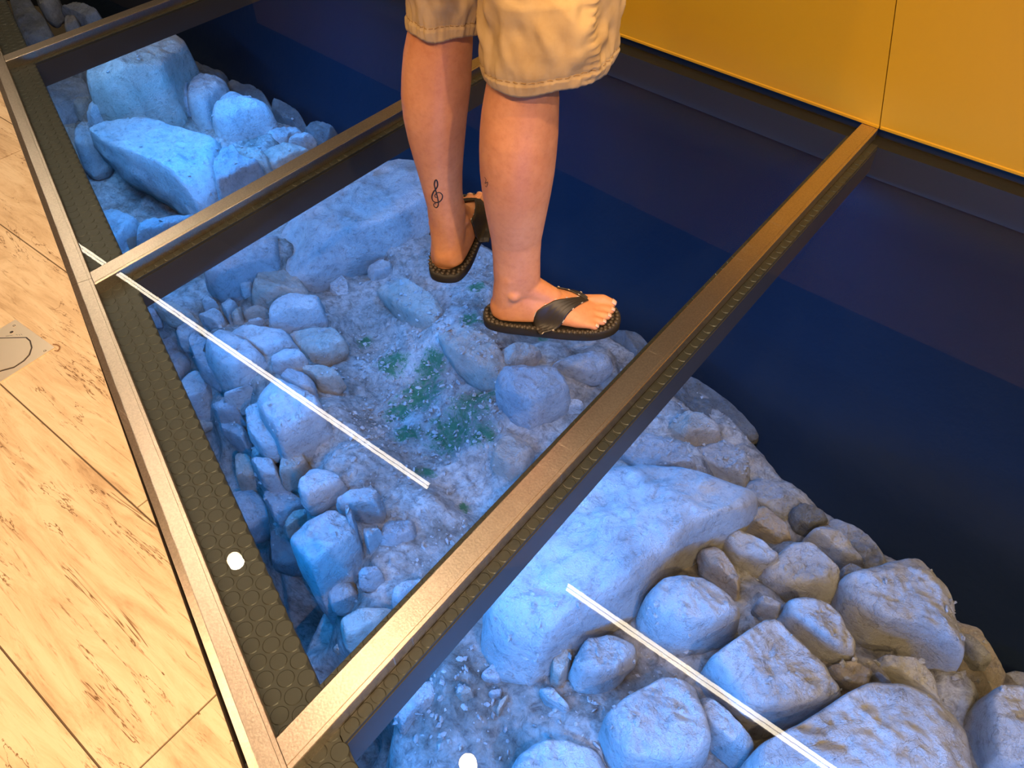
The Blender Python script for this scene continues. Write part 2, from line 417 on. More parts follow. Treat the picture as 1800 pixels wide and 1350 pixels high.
PITB = mat('black_pit_lining', (.003, .0065, .013), .7, 0, .08)
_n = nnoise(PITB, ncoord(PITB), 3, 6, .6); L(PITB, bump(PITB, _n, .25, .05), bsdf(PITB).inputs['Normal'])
V, F = prism([(-6, wall_y(-6)-.035), (WB.x, WB.y-.035), (3, wall_y(3)-.035), (3, wall_y(3)+.015), (-6, wall_y(-6)+.015)], -.12, -.03)
tag(obj('trim_3', V, F, BLACK), 'dark steel angle below the yellow wall', kind='structure')
V, F = prism([(-6, wall_y(-6)), (WB.x, WB.y), (3, wall_y(3)), (3, wall_y(3)+.015), (-6, wall_y(-6)+.015)], -1.6, -.12)
tag(obj('wall_pit', V, F, PITB), 'black lining of the pit under the yellow wall', kind='structure')

# ceiling with downlights and the linear lamps whose reflections cross the glass
CEILM = mat('ceiling_paint', (.62, .46, .29), .8)
V, F = box(-9, 4, -3.2, 2.45, CEIL+.02, CEIL+.12); tag(obj('ceiling', V, F, CEILM), 'plain warm ceiling above the glass floor', kind='structure')
for (x, y, e), lab in zip(DOWNLIGHTS, ['farthest of the row of ceiling downlights', 'ceiling downlight mirrored as a white dot on the left rubber ledge', 'ceiling downlight glinting on the nearest steel beam', 'ceiling downlight mirrored at the bottom edge of the glass', 'ceiling downlight over the pale rubble in front', 'ceiling downlight over the right end of the rubble', 'ceiling downlight over the far tiles', 'ceiling downlight behind the camera', 'ceiling downlight right of the camera', 'brightest ceiling downlight, far to the right of the camera']):
    d = empty('downlight', (x, y, CEIL), lab, 'ceiling light', 'row of ceiling downlights')
    n = 28; V = []; 
    for r, z in ((.058, CEIL+.02), (.058, CEIL+.012), (.042, CEIL+.012), (.040, CEIL+.03)):
        V += [(x+r*math.cos(2*PI*k/n), y+r*math.sin(2*PI*k/n), z) for k in range(n)]
    F = [[j*n+k, j*n+(k+1) % n, (j+1)*n+(k+1) % n, (j+1)*n+k] for j in range(3) for k in range(n)]
    obj('trim_ring', V, F, mat('ring_white', (.8, .75, .7), .5) if 'ring_white' not in bpy.data.materials else bpy.data.materials['ring_white'], d, smooth=False)
    V = [(x+.040*math.cos(2*PI*k/n), y+.040*math.sin(2*PI*k/n), CEIL+.0125) for k in range(n)]
    obj('diffuser', V, [list(range(n))[::-1]], BULB, d)
for (a, b, lab) in ((at(110, 385, -CEIL), at(755, 857, -CEIL), 'long ceiling LED bar mirrored across the pane under the person'), (at(965, 1010, -CEIL), at(1700, 1540, -CEIL), 'ceiling LED bar mirrored over the pale rubble, lower right')):
    y = 1.69 if a.x < -1.5 else 1.665
    o = empty('linear_lamp', ((a.x+b.x)/2, y, CEIL), lab, 'ceiling light', 'ceiling LED bars in one line')
    V, F = box(a.x, b.x, y-.026, y+.026, CEIL-.01, CEIL+.02); obj('housing', V, F, STEEL, o)
    V, F = join([box(a.x, b.x, y-.020, y-.003, CEIL-.016, CEIL-.0105), box(a.x-.01, b.x-.01, y+.003, y+.020, CEIL-.016, CEIL-.0105)]); obj('diffuser', V, F, LED, o)  # diffuser split into two strips to imitate the doubled reflection of thick glass

# ------------------------------------------------------------------ the pit: ground of mortar and earth
CP = [  # pixel, depth
 (80,60,-.66),(-60,0,-.7),(150,10,-.66),(190,80,-.66),(250,150,-.66),(210,110,-.68),(330,170,-.70),(430,260,-.72),(420,220,-.70),(540,245,-.74),(470,235,-.72),(270,270,-.78),(230,350,-.98),(300,370,-.98),(160,330,-.96),(150,400,-.96),(200,440,-.9),(130,220,-.86),(90,180,-.84),(100,300,-.95),
 (380,420,-.78),(500,430,-.68),(620,340,-.66),(700,320,-.68),(560,420,-.72),(300,530,-.78),(360,600,-.76),(290,640,-.95),(320,720,-1.02),(350,690,-.98),(400,700,-.86),(360,800,-1.08),(420,850,-1.08),(400,930,-1.15),(450,960,-1.25),(470,780,-.88),(500,820,-.82),(520,900,-.86),(530,980,-.95),(480,1100,-1.42),(440,1040,-1.38),(520,1180,-1.42),(560,1130,-1.38),(590,1120,-1.1),(560,560,-.78),(470,640,-.72),(480,740,-.72),(540,740,-.70),(600,820,-.68),(560,860,-.70),(600,950,-.68),(580,1010,-.74),(640,1100,-.70),(690,1000,-.68),(720,900,-.70),(600,600,-.84),(560,500,-.88),(650,470,-.86),(650,600,-.88),(700,700,-.86),(760,780,-.84),(840,860,-.80),(740,560,-.80),(690,530,-.82),(700,430,-.76),(760,430,-.76),(800,560,-.72),(850,500,-.74),(860,600,-.70),(880,700,-.72),(840,680,-.78),(930,680,-.68),(960,620,-.68),(1060,620,-.72),(1000,740,-.72),(880,780,-.74),(900,820,-.74),(750,300,-.85),(800,400,-.95),(860,380,-1.0),
 (1120,620,-.85),(1000,560,-.95),
 (1000,900,-.62),(1100,950,-.60),(1100,790,-.68),(1180,720,-.70),(1250,740,-.72),(1200,800,-.66),(1290,800,-.74),(1320,880,-.70),(1380,880,-.74),(1450,930,-.74),(1400,980,-.66),(1250,980,-.62),(1200,1080,-.60),(1150,1000,-.60),(1330,1080,-.58),(1500,1010,-.66),(1560,1000,-.74),(1600,1080,-.60),(1680,1120,-.68),(1500,1180,-.56),(1700,1200,-.62),(1770,1240,-.66),(1730,1300,-.66),(1600,1300,-.56),(1400,1280,-.60),(1300,1200,-.60),(1250,1330,-.62),(1100,1180,-.62),(1000,1150,-.64),(950,1250,-.64),(1050,1330,-.62),(850,1150,-.68),(800,1200,-.66),(720,1250,-.72),(780,1330,-.72),(690,1260,-.95),(650,1330,-1.35),(700,1340,-1.25),(860,1340,-.70),(1000,1400,-.64),(1400,1420,-.58),(1750,1420,-.64),(1850,1300,-.66),
 (1350,780,-1.1),(1450,860,-1.1),(1600,970,-1.1),(1720,1070,-1.1),(1840,1180,-1.1),(1250,640,-1.1),(1330,720,-1.0),(1500,700,-1.3),(1700,900,-1.3),(1200,450,-1.3),(700,150,-1.2),(500,160,-1.1),(600,220,-1.05),(400,100,-1.1),(300,30,-1.1),(650,250,-1.0),(900,250,-1.2),(1050,560,-1.1),(980,480,-1.1),(250,-40,-1.0),(1180,600,-1.1),(560,180,-1.1),
]
EDGE = [(100,-10),(180,25),(300,85),(345,130),(400,165),(450,205),(500,225),(550,250),(610,262),(700,272),(745,320),(765,400),(850,440),(885,490),(960,560),(1085,600),(1130,628),(1200,672),(1250,735),(1310,800),(1370,850),(1440,905),(1500,935),(1560,985),(1630,1035),(1680,1090),(1740,1140),(1775,1190),(1830,1215),(1900,1260)]
for i in range(len(EDGE)-1):
    (a, b), (c, d) = EDGE[i], EDGE[i+1]; l_ = math.hypot(c-a, d-b); u, v = (d-b)/l_, -(c-a)/l_
    for t in (.0, .5):
        mx, my = a+(c-a)*t, b+(d-b)*t; k_ = (62 if mx > 1480 else 34) if mx > 1330 else 6; CP.append((mx-u*(12+k_), my-v*(12+k_), -.78)); CP.append((mx+u*(14-k_), my+v*(14-k_), -1.2)); CP.append((mx+u*(50-k_), my+v*(50-k_), -1.3))
CP = [c for c in CP if c[:2] not in ((900,250),)]
CPW = np.array([tuple(at(a, b, z)) for a, b, z in CP])
def ground_z(x, y):
    x = np.asarray(x, float); y = np.asarray(y, float); sh = x.shape; x = x.ravel(); y = y.ravel()
    out = np.zeros(len(x))
    for i in range(0, len(x), 4000):
        d2 = (x[i:i+4000, None]-CPW[None, :, 0])**2+(y[i:i+4000, None]-CPW[None, :, 1])**2
        wt = 1/(d2+.0006)**2.2
        out[i:i+4000] = (wt*CPW[None, :, 2]).sum(1)/wt.sum(1)
    return out.reshape(sh)
G0, G1, S0, S1, ST = -4.6, 1.5, .15, 2.02, .0095
gx = np.arange(G0, G1, ST); gy = np.arange(S0, S1, ST); GX, GY = np.meshgrid(gx, gy, indexing='ij')
GZ = ground_z(GX, GY)
MOSS = [(640, 590, .05), (690, 640, .09), (740, 700, .12), (800, 770, .14), (830, 740, .12), (760, 660, .09), (720, 770, .07), (850, 800, .07), (830, 610, .07), (700, 720, .08), (820, 910, .035), (950, 610, .06), (840, 540, .05), (750, 850, .05)]
MW = [(at(a, b, -.85), r) for a, b, r in MOSS]
V = []; moss = []
for i in range(len(gx)):
    for j in range(len(gy)):
        x, y, z = gx[i], gy[j], GZ[i, j]; p = Vector((x, y, 0))
        h = noise.fractal(p*6, 1, 2, 5)*.020+abs(noise.noise(p*26))*.012+noise.noise(p*60)*.005
        V.append((x, y, z+h-.006))
        moss.append(min(1, max(0, max(1-(math.hypot(x-c.x, y-c.y)/r)**2 for c, r in MW))+0))
nj = len(gy); F = [[i*nj+j, (i+1)*nj+j, (i+1)*nj+j+1, i*nj+j+1] for i in range(len(gx)-1) for j in range(nj-1)]
gr = obj('ruin_ground', V, F, GROUND, smooth=True)
ca = gr.data.color_attributes.new('moss', 'FLOAT_COLOR', 'POINT'); ca.data.foreach_set('color', [c for mval in moss for c in (mval, mval, mval, 1)])
tag(gr, 'bed of old mortar and earth in the pit under the glass', 'ruins', kind='stuff')

# black lining that closes the pit beside the ruins
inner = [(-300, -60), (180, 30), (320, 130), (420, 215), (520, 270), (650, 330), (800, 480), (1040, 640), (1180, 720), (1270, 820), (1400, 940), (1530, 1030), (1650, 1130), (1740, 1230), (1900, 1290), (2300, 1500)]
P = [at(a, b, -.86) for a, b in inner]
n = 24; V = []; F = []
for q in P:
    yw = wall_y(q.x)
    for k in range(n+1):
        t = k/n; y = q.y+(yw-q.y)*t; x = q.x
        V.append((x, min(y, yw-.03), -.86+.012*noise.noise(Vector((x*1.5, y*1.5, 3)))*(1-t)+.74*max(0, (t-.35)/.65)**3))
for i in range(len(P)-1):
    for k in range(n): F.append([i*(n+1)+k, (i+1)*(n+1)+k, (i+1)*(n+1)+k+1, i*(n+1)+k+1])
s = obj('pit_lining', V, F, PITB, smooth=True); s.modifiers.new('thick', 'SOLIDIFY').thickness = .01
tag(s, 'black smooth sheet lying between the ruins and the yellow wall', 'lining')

# folded dark membrane sticking out between the rubble and the lining
# ------------------------------------------------------------------ stones
def chaikin(P, it=2, q=.2):
    for _ in range(it):
        out = []
        for i in range(len(P)):
            a, b = P[i], P[(i+1) % len(P)]; out += [a+(b-a)*q, a+(b-a)*(1-q)]
        P = out
    return P
def resample(P, n):
    Ls = [0]
    for i in range(len(P)): Ls.append(Ls[-1]+(P[(i+1) % len(P)]-P[i]).length)
    out = []; j = 0
    for k in range(n):
        s = Ls[-1]*k/n
        while Ls[j+1] < s: j += 1
        a, b = P[j], P[(j+1) % len(P)]; out.append(a+(b-a)*((s-Ls[j])/max(1e-9, Ls[j+1]-Ls[j])))
    return out
def stone(name, label, pix, lift=0.0, ht=.28, edge=1.7, tilt=None, m=None, thick=None, round_=False, cat='stone', group=None, seed=None, zr=None):
    seed = seed if seed is not None else int(sum(a*7+b*3 for a, b in pix)) % 9973
    rnd = random.Random(seed)
    cx = sum(p[0] for p in pix)/len(pix); cy = sum(p[1] for p in pix)/len(pix)
    z = -.7
    for _ in range(3):
        sm = [at(cx+(a-cx)*f, cy+(b-cy)*f, z) for a, b in pix for f in (.35, .95)]
        z = float(np.percentile(ground_z([q.x for q in sm], [q.y for q in sm]), 80)) if zr is None else zr
    c0 = at(cx, cy, z); aw = Vector((c0.x, c0.y)).normalized(); P = []
    rr0 = max((Vector(at(a, b, z)[:2])-Vector(c0[:2])).length for a, b in pix)
    for a, b in pix:
        d = (Vector(at(a, b, z)[:2])-Vector(c0[:2])).dot(aw)/rr0
        zi = z+lift*(.5+.5*max(-1, min(1, d*1.25))); q = at(a, b, zi); P.append(Vector((q.x, q.y)))
    z0_, z = z, z+lift
    A = abs(sum(P[i-1].x*P[i].y-P[i].x*P[i-1].y for i in range(len(P))))/2; R = math.sqrt(A/PI)
    c = Vector((sum(p.x for p in P)/len(P), sum(p.y for p in P)/len(P)))
    P = [c+(p-c)*1.105 for p in P]; P = resample(chaikin(P, 2 if round_ else 1, .2 if round_ else .13), 84)
    ht_ = ht*R; thick = thick or max(1.0*R, .05)
    tl = Vector(tilt) if tilt else Vector((rnd.uniform(-.22, .22), rnd.uniform(-.22, .22)))
    fac = [(Vector((math.cos(a), math.sin(a))), rnd.uniform(.2, .85), rnd.uniform(.35, 1.1)) for a in [rnd.uniform(0, 2*PI) for _ in range(6)]]
    ext = {id(v): max((Vector((p.x, p.y))-c).dot(v) for p in P) for v, _, _ in fac}
    c_rr = max((p-c).length for p in P)
    dzr = [-lift*(.5-.5*max(-1, min(1, (p-c).dot(aw)/c_rr*1.25))) for p in P]
    off = Vector((seed*.37, seed*.11, 0)); EX = 22 if edge > 2.1 else 11; NR = 24; V = []; F = []
    def top(p, t):
        d = p-c; e = (1-t)*R
        if round_: h = ht_*math.sqrt(max(0, 1-t*t))*1.6
        else:
            h = min(ht_+tl.dot(d), .45*ht_+e*edge*.8, e*edge*1.5)
            for (v, s, o) in fac:
                h = min(h, ht_*1.15+(o*max(R, ext[id(v)])-v.dot(d))*s) if v.dot(d) > 0 else h
        q = Vector((p.x, p.y, 0))
        h += (noise.fractal(q*(1.6/R)+off, 1, 2, 3)*.10*R+(noise.ridged_multi_fractal(q*(2.2/R)+off, .9, 2.1, 4, 1, 2)-1)*.045*R-.02*R+noise.noise(q*(7/R)+off)*.03*R)*min(1, e*3/R+.15)
        h += noise.fractal(q*30+off, 1, 2, 4)*.0045
        return h
    for i in range(NR):
        t = 1-(1-i/(NR-1))**1.45
        for p, dz_ in zip(P, dzr):
            q = c+(p-c)*max(t, .001); V.append((q.x, q.y, z+top(q, t)+dz_*t**EX))
    n = len(P)
    for (t, dz) in ((1.035, -.18), (1.04, -.4), (.97, -.72), (.80, -1.0)):
        for k, p in enumerate(P):
            q = c+(p-c)*t; w_ = noise.noise(Vector((p.x, p.y, dz))*(3/R)+off)*.06*R
            V.append((q.x+w_, q.y+w_, z+dzr[k]+dz*thick+top(c+(p-c), 1)*.5))
    NR2 = NR+4
    for i in range(NR2-1):
        for k in range(n): F.append([i*n+k, (i+1)*n+k, (i+1)*n+(k+1) % n, i*n+(k+1) % n])
    F.append([(NR2-1)*n+k for k in range(n)][::-1])
    o = obj(name, V, F, m or ROCK[rnd.choice((0, 0, 1, 2))], smooth=True)
    return tag(o, label, cat, group)
def S3(ox, oy, pts, s=3.0): return [(ox+a/s, oy+b/s) for a, b in pts]
STONES = []
def A(label, ox, oy, pts, **k): STONES.append((label, S3(ox, oy, pts), k))
pale, warm, grey = ROCK
# --- far panel, top left
A('dark blue rounded stone at the very top left, beyond the farthest beam', 0, 0, [(190,-20),(300,-20),(322,45),(270,80),(225,65)], lift=.04, round_=True)
A('flat pointed stone right of the dark blue one beyond the farthest beam', 0, 0, [(325,45),(400,22),(480,60),(535,95),(470,125),(400,85)], lift=.03)
A('small brown stone touching the farthest beam from behind', 0, 0, [(345,95),(395,85),(420,140),(350,170)], lift=.02, m=warm)
A('broad pale stone filling the top left corner pane', 0, 0, [(60,0),(150,-10),(190,60),(230,100),(260,160),(140,220),(90,120)], lift=.01, ht=.12, m=grey)
# --- pane behind the middle beam
A('big upright block standing below the farthest beam, blue on its left half', 0, 0, [(560,310),(640,240),(880,195),(985,290),(1005,340),(955,440),(925,560),(740,600),(640,585),(505,525),(530,420)], lift=.14, ht=.35, edge=2.4, thick=.3, m=warm)
A('grey blue boulder tucked in the left corner under the farthest beam', 0, 0, [(245,470),(390,410),(460,440),(495,520),(430,570),(330,640),(290,590)], lift=.03, m=grey)
A('small round blue stone left of the angular one, near the left ledge', 0, 0, [(400,560),(420,520),(470,515),(500,545),(495,600),(440,630),(405,605)], lift=.06, round_=True)
A('angular bright blue stone against the big upright block', 0, 0, [(480,545),(560,530),(620,565),(645,595),(590,645),(520,680),(465,640)], lift=.08, ht=.4)
A('egg-shaped deep blue stone at the left end of the long slab', 0, 0, [(410,690),(450,655),(500,680),(520,740),(575,800),(560,860),(490,890),(440,865),(415,790)], lift=.10, round_=True, ht=.35)
A('long flat bright blue slab, the longest stone behind the middle beam', 0, 0, [(495,705),(560,640),(700,632),(880,690),(1170,825),(1150,950),(1165,1030),(1060,1110),(840,945),(700,865),(590,800)], lift=.12, ht=.10, edge=3, thick=.16, tilt=(0, 0), m=pale)
A('rough blue lump at the right end of the long slab, by the middle beam', 0, 0, [(1140,930),(1175,820),(1240,790),(1290,880),(1400,930),(1260,1010),(1170,1060)], lift=.07, ht=.4, m=grey)
A('orange-tinged pointed rock beside the rough lump at the middle beam', 0, 0, [(1225,790),(1300,780),(1420,850),(1430,920),(1330,900),(1280,870)], lift=.05, m=warm)
A('round grey boulder, left of the two big ones on the far ruin edge', 0, 0, [(1010,450),(1050,420),(1150,430),(1200,470),(1210,520),(1150,600),(1120,650),(1050,640),(1003,580)], lift=.07, ht=.34, round_=True, m=pale)
A('potato-shaped pale boulder, right of the two big ones on the far ruin edge', 0, 0, [(1130,640),(1170,540),(1230,515),(1330,560),(1440,620),(1430,660),(1330,690),(1230,715),(1160,690)], lift=.07, ht=.34, round_=True, m=pale)
A('narrow stone wedged behind the round grey boulder', 0, 0, [(935,525),(1000,400),(1050,370),(1075,420),(1010,470),(1000,570),(960,560)], lift=.05)
A('flat lavender stone beyond the middle beam with two stones leaning on it', 0, 0, [(1390,700),(1470,665),(1560,665),(1600,710),(1540,720),(1520,770),(1430,785)], lift=.04, ht=.15)
A('small pale blue stone perched at the edge beside the lavender stone', 0, 0, [(1520,740),(1560,710),(1620,705),(1668,760),(1610,790),(1540,785)], lift=.06)
A('pale blue stone cut off by the far side of the middle beam', 0, 0, [(1400,830),(1480,770),(1600,790),(1640,830),(1450,930),(1400,880)], lift=.05)
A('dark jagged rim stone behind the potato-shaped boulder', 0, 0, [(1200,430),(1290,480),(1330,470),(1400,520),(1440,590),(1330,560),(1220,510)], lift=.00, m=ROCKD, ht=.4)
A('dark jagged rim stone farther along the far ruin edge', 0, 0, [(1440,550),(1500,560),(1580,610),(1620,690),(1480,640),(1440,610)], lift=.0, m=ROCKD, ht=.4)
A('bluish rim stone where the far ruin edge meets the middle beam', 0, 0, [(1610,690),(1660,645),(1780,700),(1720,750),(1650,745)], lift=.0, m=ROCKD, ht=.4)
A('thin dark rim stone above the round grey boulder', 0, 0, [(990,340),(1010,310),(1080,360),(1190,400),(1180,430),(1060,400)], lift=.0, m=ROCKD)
A('pale flat stone in the near left corner behind the middle beam', 0, 0, [(515,1110),(600,1105),(745,1195),(700,1270),(620,1330),(560,1240)], lift=.05, ht=.12, m=grey)
A('bright blue stone half under the middle beam, left end', 0, 0, [(738,1210),(850,1180),(1020,1130),(1000,1190),(740,1310)], lift=.07, ht=.12)
A('small violet stone beside the pale flat one at the middle beam', 0, 0, [(670,1270),(740,1238),(750,1300),(690,1320)], lift=.06)
A('low blue grey stone along the left ledge below the round one', 0, 0, [(325,670),(395,650),(425,760),(425,850),(370,810)], lift=.02)
# --- pane the person stands on
A('large hewn block at the top of the middle pane, right of the dark joint', 200, 350, [(850,160),(980,60),(1460,-250),(1610,-190),(1635,-70),(1645,50),(1480,150),(1250,225),(1060,320),(910,342),(870,280)], lift=.06, ht=.10, edge=3, thick=.22, tilt=(.02, .03), m=pale)
A('hewn block left of the dark joint, under the middle beam', 200, 350, [(480,370),(640,270),(838,165),(858,300),(840,345),(700,390),(560,425)], lift=.05, ht=.12, edge=3, thick=.2, tilt=(0, 0), m=grey)
A('dark blue rounded stone below the joint of the two hewn blocks', 200, 350, [(740,480),(800,380),(880,350),(940,385),(1010,480),(1000,520),(900,520),(830,560),(740,540)], lift=.03, ht=.3)
A('bright blue flat stone, loose on top of the left rubble wall', 200, 350, [(838,570),(920,500),(1010,500),(1080,528),(1090,580),(1112,650),(1060,680),(960,678),(900,697),(845,690),(830,620)], lift=.10, ht=.15, edge=3, thick=.07, tilt=(0, 0), m=pale)
A('small dark stone left of the dark blue rounded stone', 200, 350, [(660,440),(700,410),(735,440),(725,490),(680,500)], lift=.03)
A('tiny slanted blue stone, uppermost beside the long lamp reflection', 200, 350, [(515,485),(545,478),(595,505),(575,525),(535,510)], lift=.04)
A('small blue stone just right of the lamp reflection near the middle beam', 200, 350, [(468,540),(485,510),(550,560),(540,580),(480,582)], lift=.04)
A('blue shard leaning on the brown splinter', 200, 350, [(568,560),(610,530),(650,560),(640,610),(615,645),(590,610)], lift=.05, ht=.35)
A('blue stone crossed by the lamp reflection, highest of the large ones', 200, 350, [(450,610),(530,578),(575,620),(592,660),(560,690),(490,650)], lift=.04, ht=.3)
A('brown splinter standing beside the blue shard', 200, 350, [(640,600),(668,560),(680,655),(650,660),(630,640)], lift=.05, m=warm)
A('flat brownish stone above the tiny oval one', 200, 350, [(690,600),(750,560),(825,600),(795,622),(715,615)], lift=.03, m=warm)
A('tiny oval stone beside the loose bright blue one', 200, 350, [(705,650),(755,625),(800,655),(790,682),(735,680)], lift=.04)
A('brown grey stone by the upper end of the left ledge', 200, 350, [(150,650),(220,640),(310,690),(345,790),(290,830),(215,800)], lift=.03, m=grey)
A('flat stone in the upper left corner of the middle pane', 200, 350, [(130,600),(205,572),(245,635),(165,640)], lift=.03, m=grey)
A('long stone passing under the lamp reflection at its upper end', 200, 350, [(220,540),(300,545),(430,625),(375,650),(280,630),(235,590)], lift=.04, ht=.15)
A('rounded grey stone below the long one at the upper left wall', 200, 350, [(330,690),(400,650),(440,665),(440,710),(400,770),(355,765)], lift=.03)
A('dull stone beside the left ledge above the big blue wedge', 200, 350, [(245,820),(340,810),(415,870),(350,950),(295,915)], lift=.03, m=grey)
A('big blue wedge-shaped stone jutting towards the left ledge', 200, 350, [(300,1000),(430,905),(520,990),(520,1080),(490,1120),(345,1112)], lift=.09, ht=.10, edge=3, thick=.12, tilt=(0, 0), m=pale)
A('brown stone directly under the blue wedge', 200, 350, [(340,1095),(500,1110),(525,1165),(430,1205),(350,1160)], lift=-.01, m=warm)
A('craggy blue stone on the shoulder of the left rubble wall', 200, 350, [(398,750),(430,705),(500,760),(490,850),(530,910),(610,955),(560,985),(460,920),(430,840)], lift=.06, ht=.35)
A('large rounded blue boulder below the lamp reflection, upper half of the wall', 200, 350, [(495,760),(580,690),(700,760),(820,900),(790,960),(650,1000),(560,930),(500,850)], lift=.09, ht=.28, thick=.2, m=pale)
A('broad grey flat stone above the lamp reflection', 200, 350, [(580,700),(700,680),(900,705),(955,780),(870,830),(800,830),(700,760)], lift=.05, ht=.10, m=pale)
A('rounded lavender stone right of the lamp reflection, ringed by mortar', 200, 350, [(838,840),(900,795),(970,802),(1015,850),(970,900),(880,908),(840,875)], lift=.05, ht=.16, m=pale)
A('brownish flat stone right of the lavender one at the channel edge', 200, 350, [(930,720),(1010,690),(1160,690),(1225,775),(1110,840),(1040,850),(985,805)], lift=.04, ht=.15, m=warm)
A('brown cracked stone at the edge of the mossy channel', 200, 350, [(970,880),(1100,890),(1212,960),(1170,1000),(1085,995),(1050,940)], lift=.05, ht=.3, m=warm)
A('grey stone touching the lamp reflection halfway along it', 200, 350, [(885,925),(925,893),(1050,955),(1070,1050),(1010,1060)], lift=.05, ht=.15, m=grey)
A('small craggy stone below the craggy shoulder stone', 200, 350, [(515,1075),(580,1060),(605,1130),(690,1170),(630,1200),(560,1160)], lift=.08, ht=.35)
A('knobbly blue stone in the middle of the left rubble wall', 200, 350, [(590,1060),(640,1000),(740,990),(710,1080),(690,1140),(620,1130)], lift=.11, ht=.35)
A('big smooth blue boulder left of the lamp reflection at the wall top', 200, 350, [(765,1050),(850,960),(960,1010),(1100,1120),(1120,1200),(1000,1290),(900,1340),(840,1220),(780,1130)], lift=.09, ht=.28, thick=.25, m=pale)
A('tall narrow stone forming the wall face under the smooth blue boulder', 200, 350, [(700,1110),(770,1080),(840,1220),(890,1330),(800,1350),(715,1240)], lift=.04, ht=.3)
A('rounded stone low on the left rubble wall, above two narrow ones', 200, 350, [(565,1180),(650,1200),(710,1250),(720,1350),(640,1290),(580,1235)], lift=.08, ht=.3, m=grey)
A('crusty pale stone at the head of the channel, left of the rear heel', 200, 350, [(1340,370),(1400,325),(1460,345),(1465,385),(1430,410),(1365,415)], lift=.03)
A('round crusty stone in the upper channel', 200, 350, [(1140,430),(1190,400),(1235,440),(1240,500),(1190,520),(1145,480)], lift=.0, ht=.3)
A('upper kerb stone of the channel, from the rear heel downwards', 200, 350, [(1400,450),(1520,420),(1700,560),(1760,640),(1700,720),(1620,670),(1480,560)], lift=.05, ht=.2, m=warm)
A('lower kerb stone of the channel, below the front sandal', 200, 350, [(1720,690),(1830,640),(1980,740),(2080,900),(2060,980),(1930,930),(1800,830)], lift=.04, ht=.2, m=warm)
A('rounded pale stone at the left ledge low in the middle pane', 400, 700, [(0,520),(120,480),(195,550),(240,640),(180,705),(30,745)], lift=.05, ht=.25, m=grey)
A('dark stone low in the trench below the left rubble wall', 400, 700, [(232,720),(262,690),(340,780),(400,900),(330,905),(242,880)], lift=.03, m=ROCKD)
A('narrow upright stone, left of the pair on the lower wall face', 400, 700, [(45,300),(120,310),(185,460),(110,480),(60,455)], lift=.08, ht=.3, m=warm)
A('narrow upright stone, right of the pair on the lower wall face', 400, 700, [(125,320),(245,340),(300,480),(200,465)], lift=.08, ht=.3)
A('blue cheek-shaped stone at the middle of the wall edge', 400, 700, [(285,310),(390,275),(430,370),(385,460),(290,450)], lift=.07, ht=.3)
A('wide pale stone on the wall crest just above the big lower boulder', 400, 700, [(378,460),(440,370),(560,400),(620,480),(500,560),(440,590),(400,545)], lift=.07, ht=.2)
A('pale cracked stone on top of the lower wall', 400, 700, [(580,540),(620,495),(770,490),(818,560),(812,655),(720,640),(610,610)], lift=.09, ht=.2)
A('small upright kite-shaped stone on the mortar', 400, 700, [(718,690),(812,700),(790,780),(760,832),(728,760)], lift=.08, ht=.4)
A('largest boulder of the left wall, bulging over the dark trench', 400, 700, [(335,745),(440,640),(560,600),(665,690),(692,790),(640,890),(500,1005),(420,910)], lift=.12, ht=.28, edge=2.2, thick=.3, m=pale)
A('squarish grey stone set in mortar right of the kite-shaped one', 400, 700, [(830,640),(970,640),(982,710),(880,790),(805,790)], lift=.04, ht=.15, m=grey)
A('small five-sided blue stone on the wall near the nearest beam', 400, 700, [(688,905),(790,882),(820,950),(762,1007),(700,980)], lift=.07, ht=.25)
A('tiny round stone above the kite-shaped one', 400, 700, [(642,672),(670,662),(685,680),(672,700),(650,695)], lift=.13)
A('pale blue stone half hidden by the far side of the nearest beam', 400, 700, [(875,1030),(940,970),(1040,960),(920,1110),(872,1085)], lift=.06, ht=.25)
A('brown pebbly stone wedged in a gap of the wall edge', 400, 700, [(308,660),(350,600),(430,590),(440,630),(360,690),(320,715)], lift=.04, m=warm)
A('low boulder at the foot of the wall beside the nearest beam', 400, 700, [(600,1190),(700,1120),(880,1120),(840,1200),(700,1320),(640,1310)], lift=.08, ht=.25)
A('pale oval stone deep in the trench at the nearest beam', 400, 700, [(555,1320),(590,1285),(622,1310),(610,1350),(580,1350)], lift=.03, round_=True)
A('shadowed stone at the foot of the wall edge, mid height', 400, 700, [(190,505),(290,470),(410,560),(340,620),(262,645)], lift=.02, m=grey)
A('flat mortared stone left of the five-sided blue one', 400, 700, [(520,1010),(640,960),(690,1040),(640,1110),(560,1110)], lift=.05, ht=.2)
A('brown crusted boulder at the channel end, by the nearest beam', 400, 700, [(1430,230),(1530,190),(1610,280),(1565,410),(1480,415),(1395,340)], lift=.04, ht=.3, m=warm)
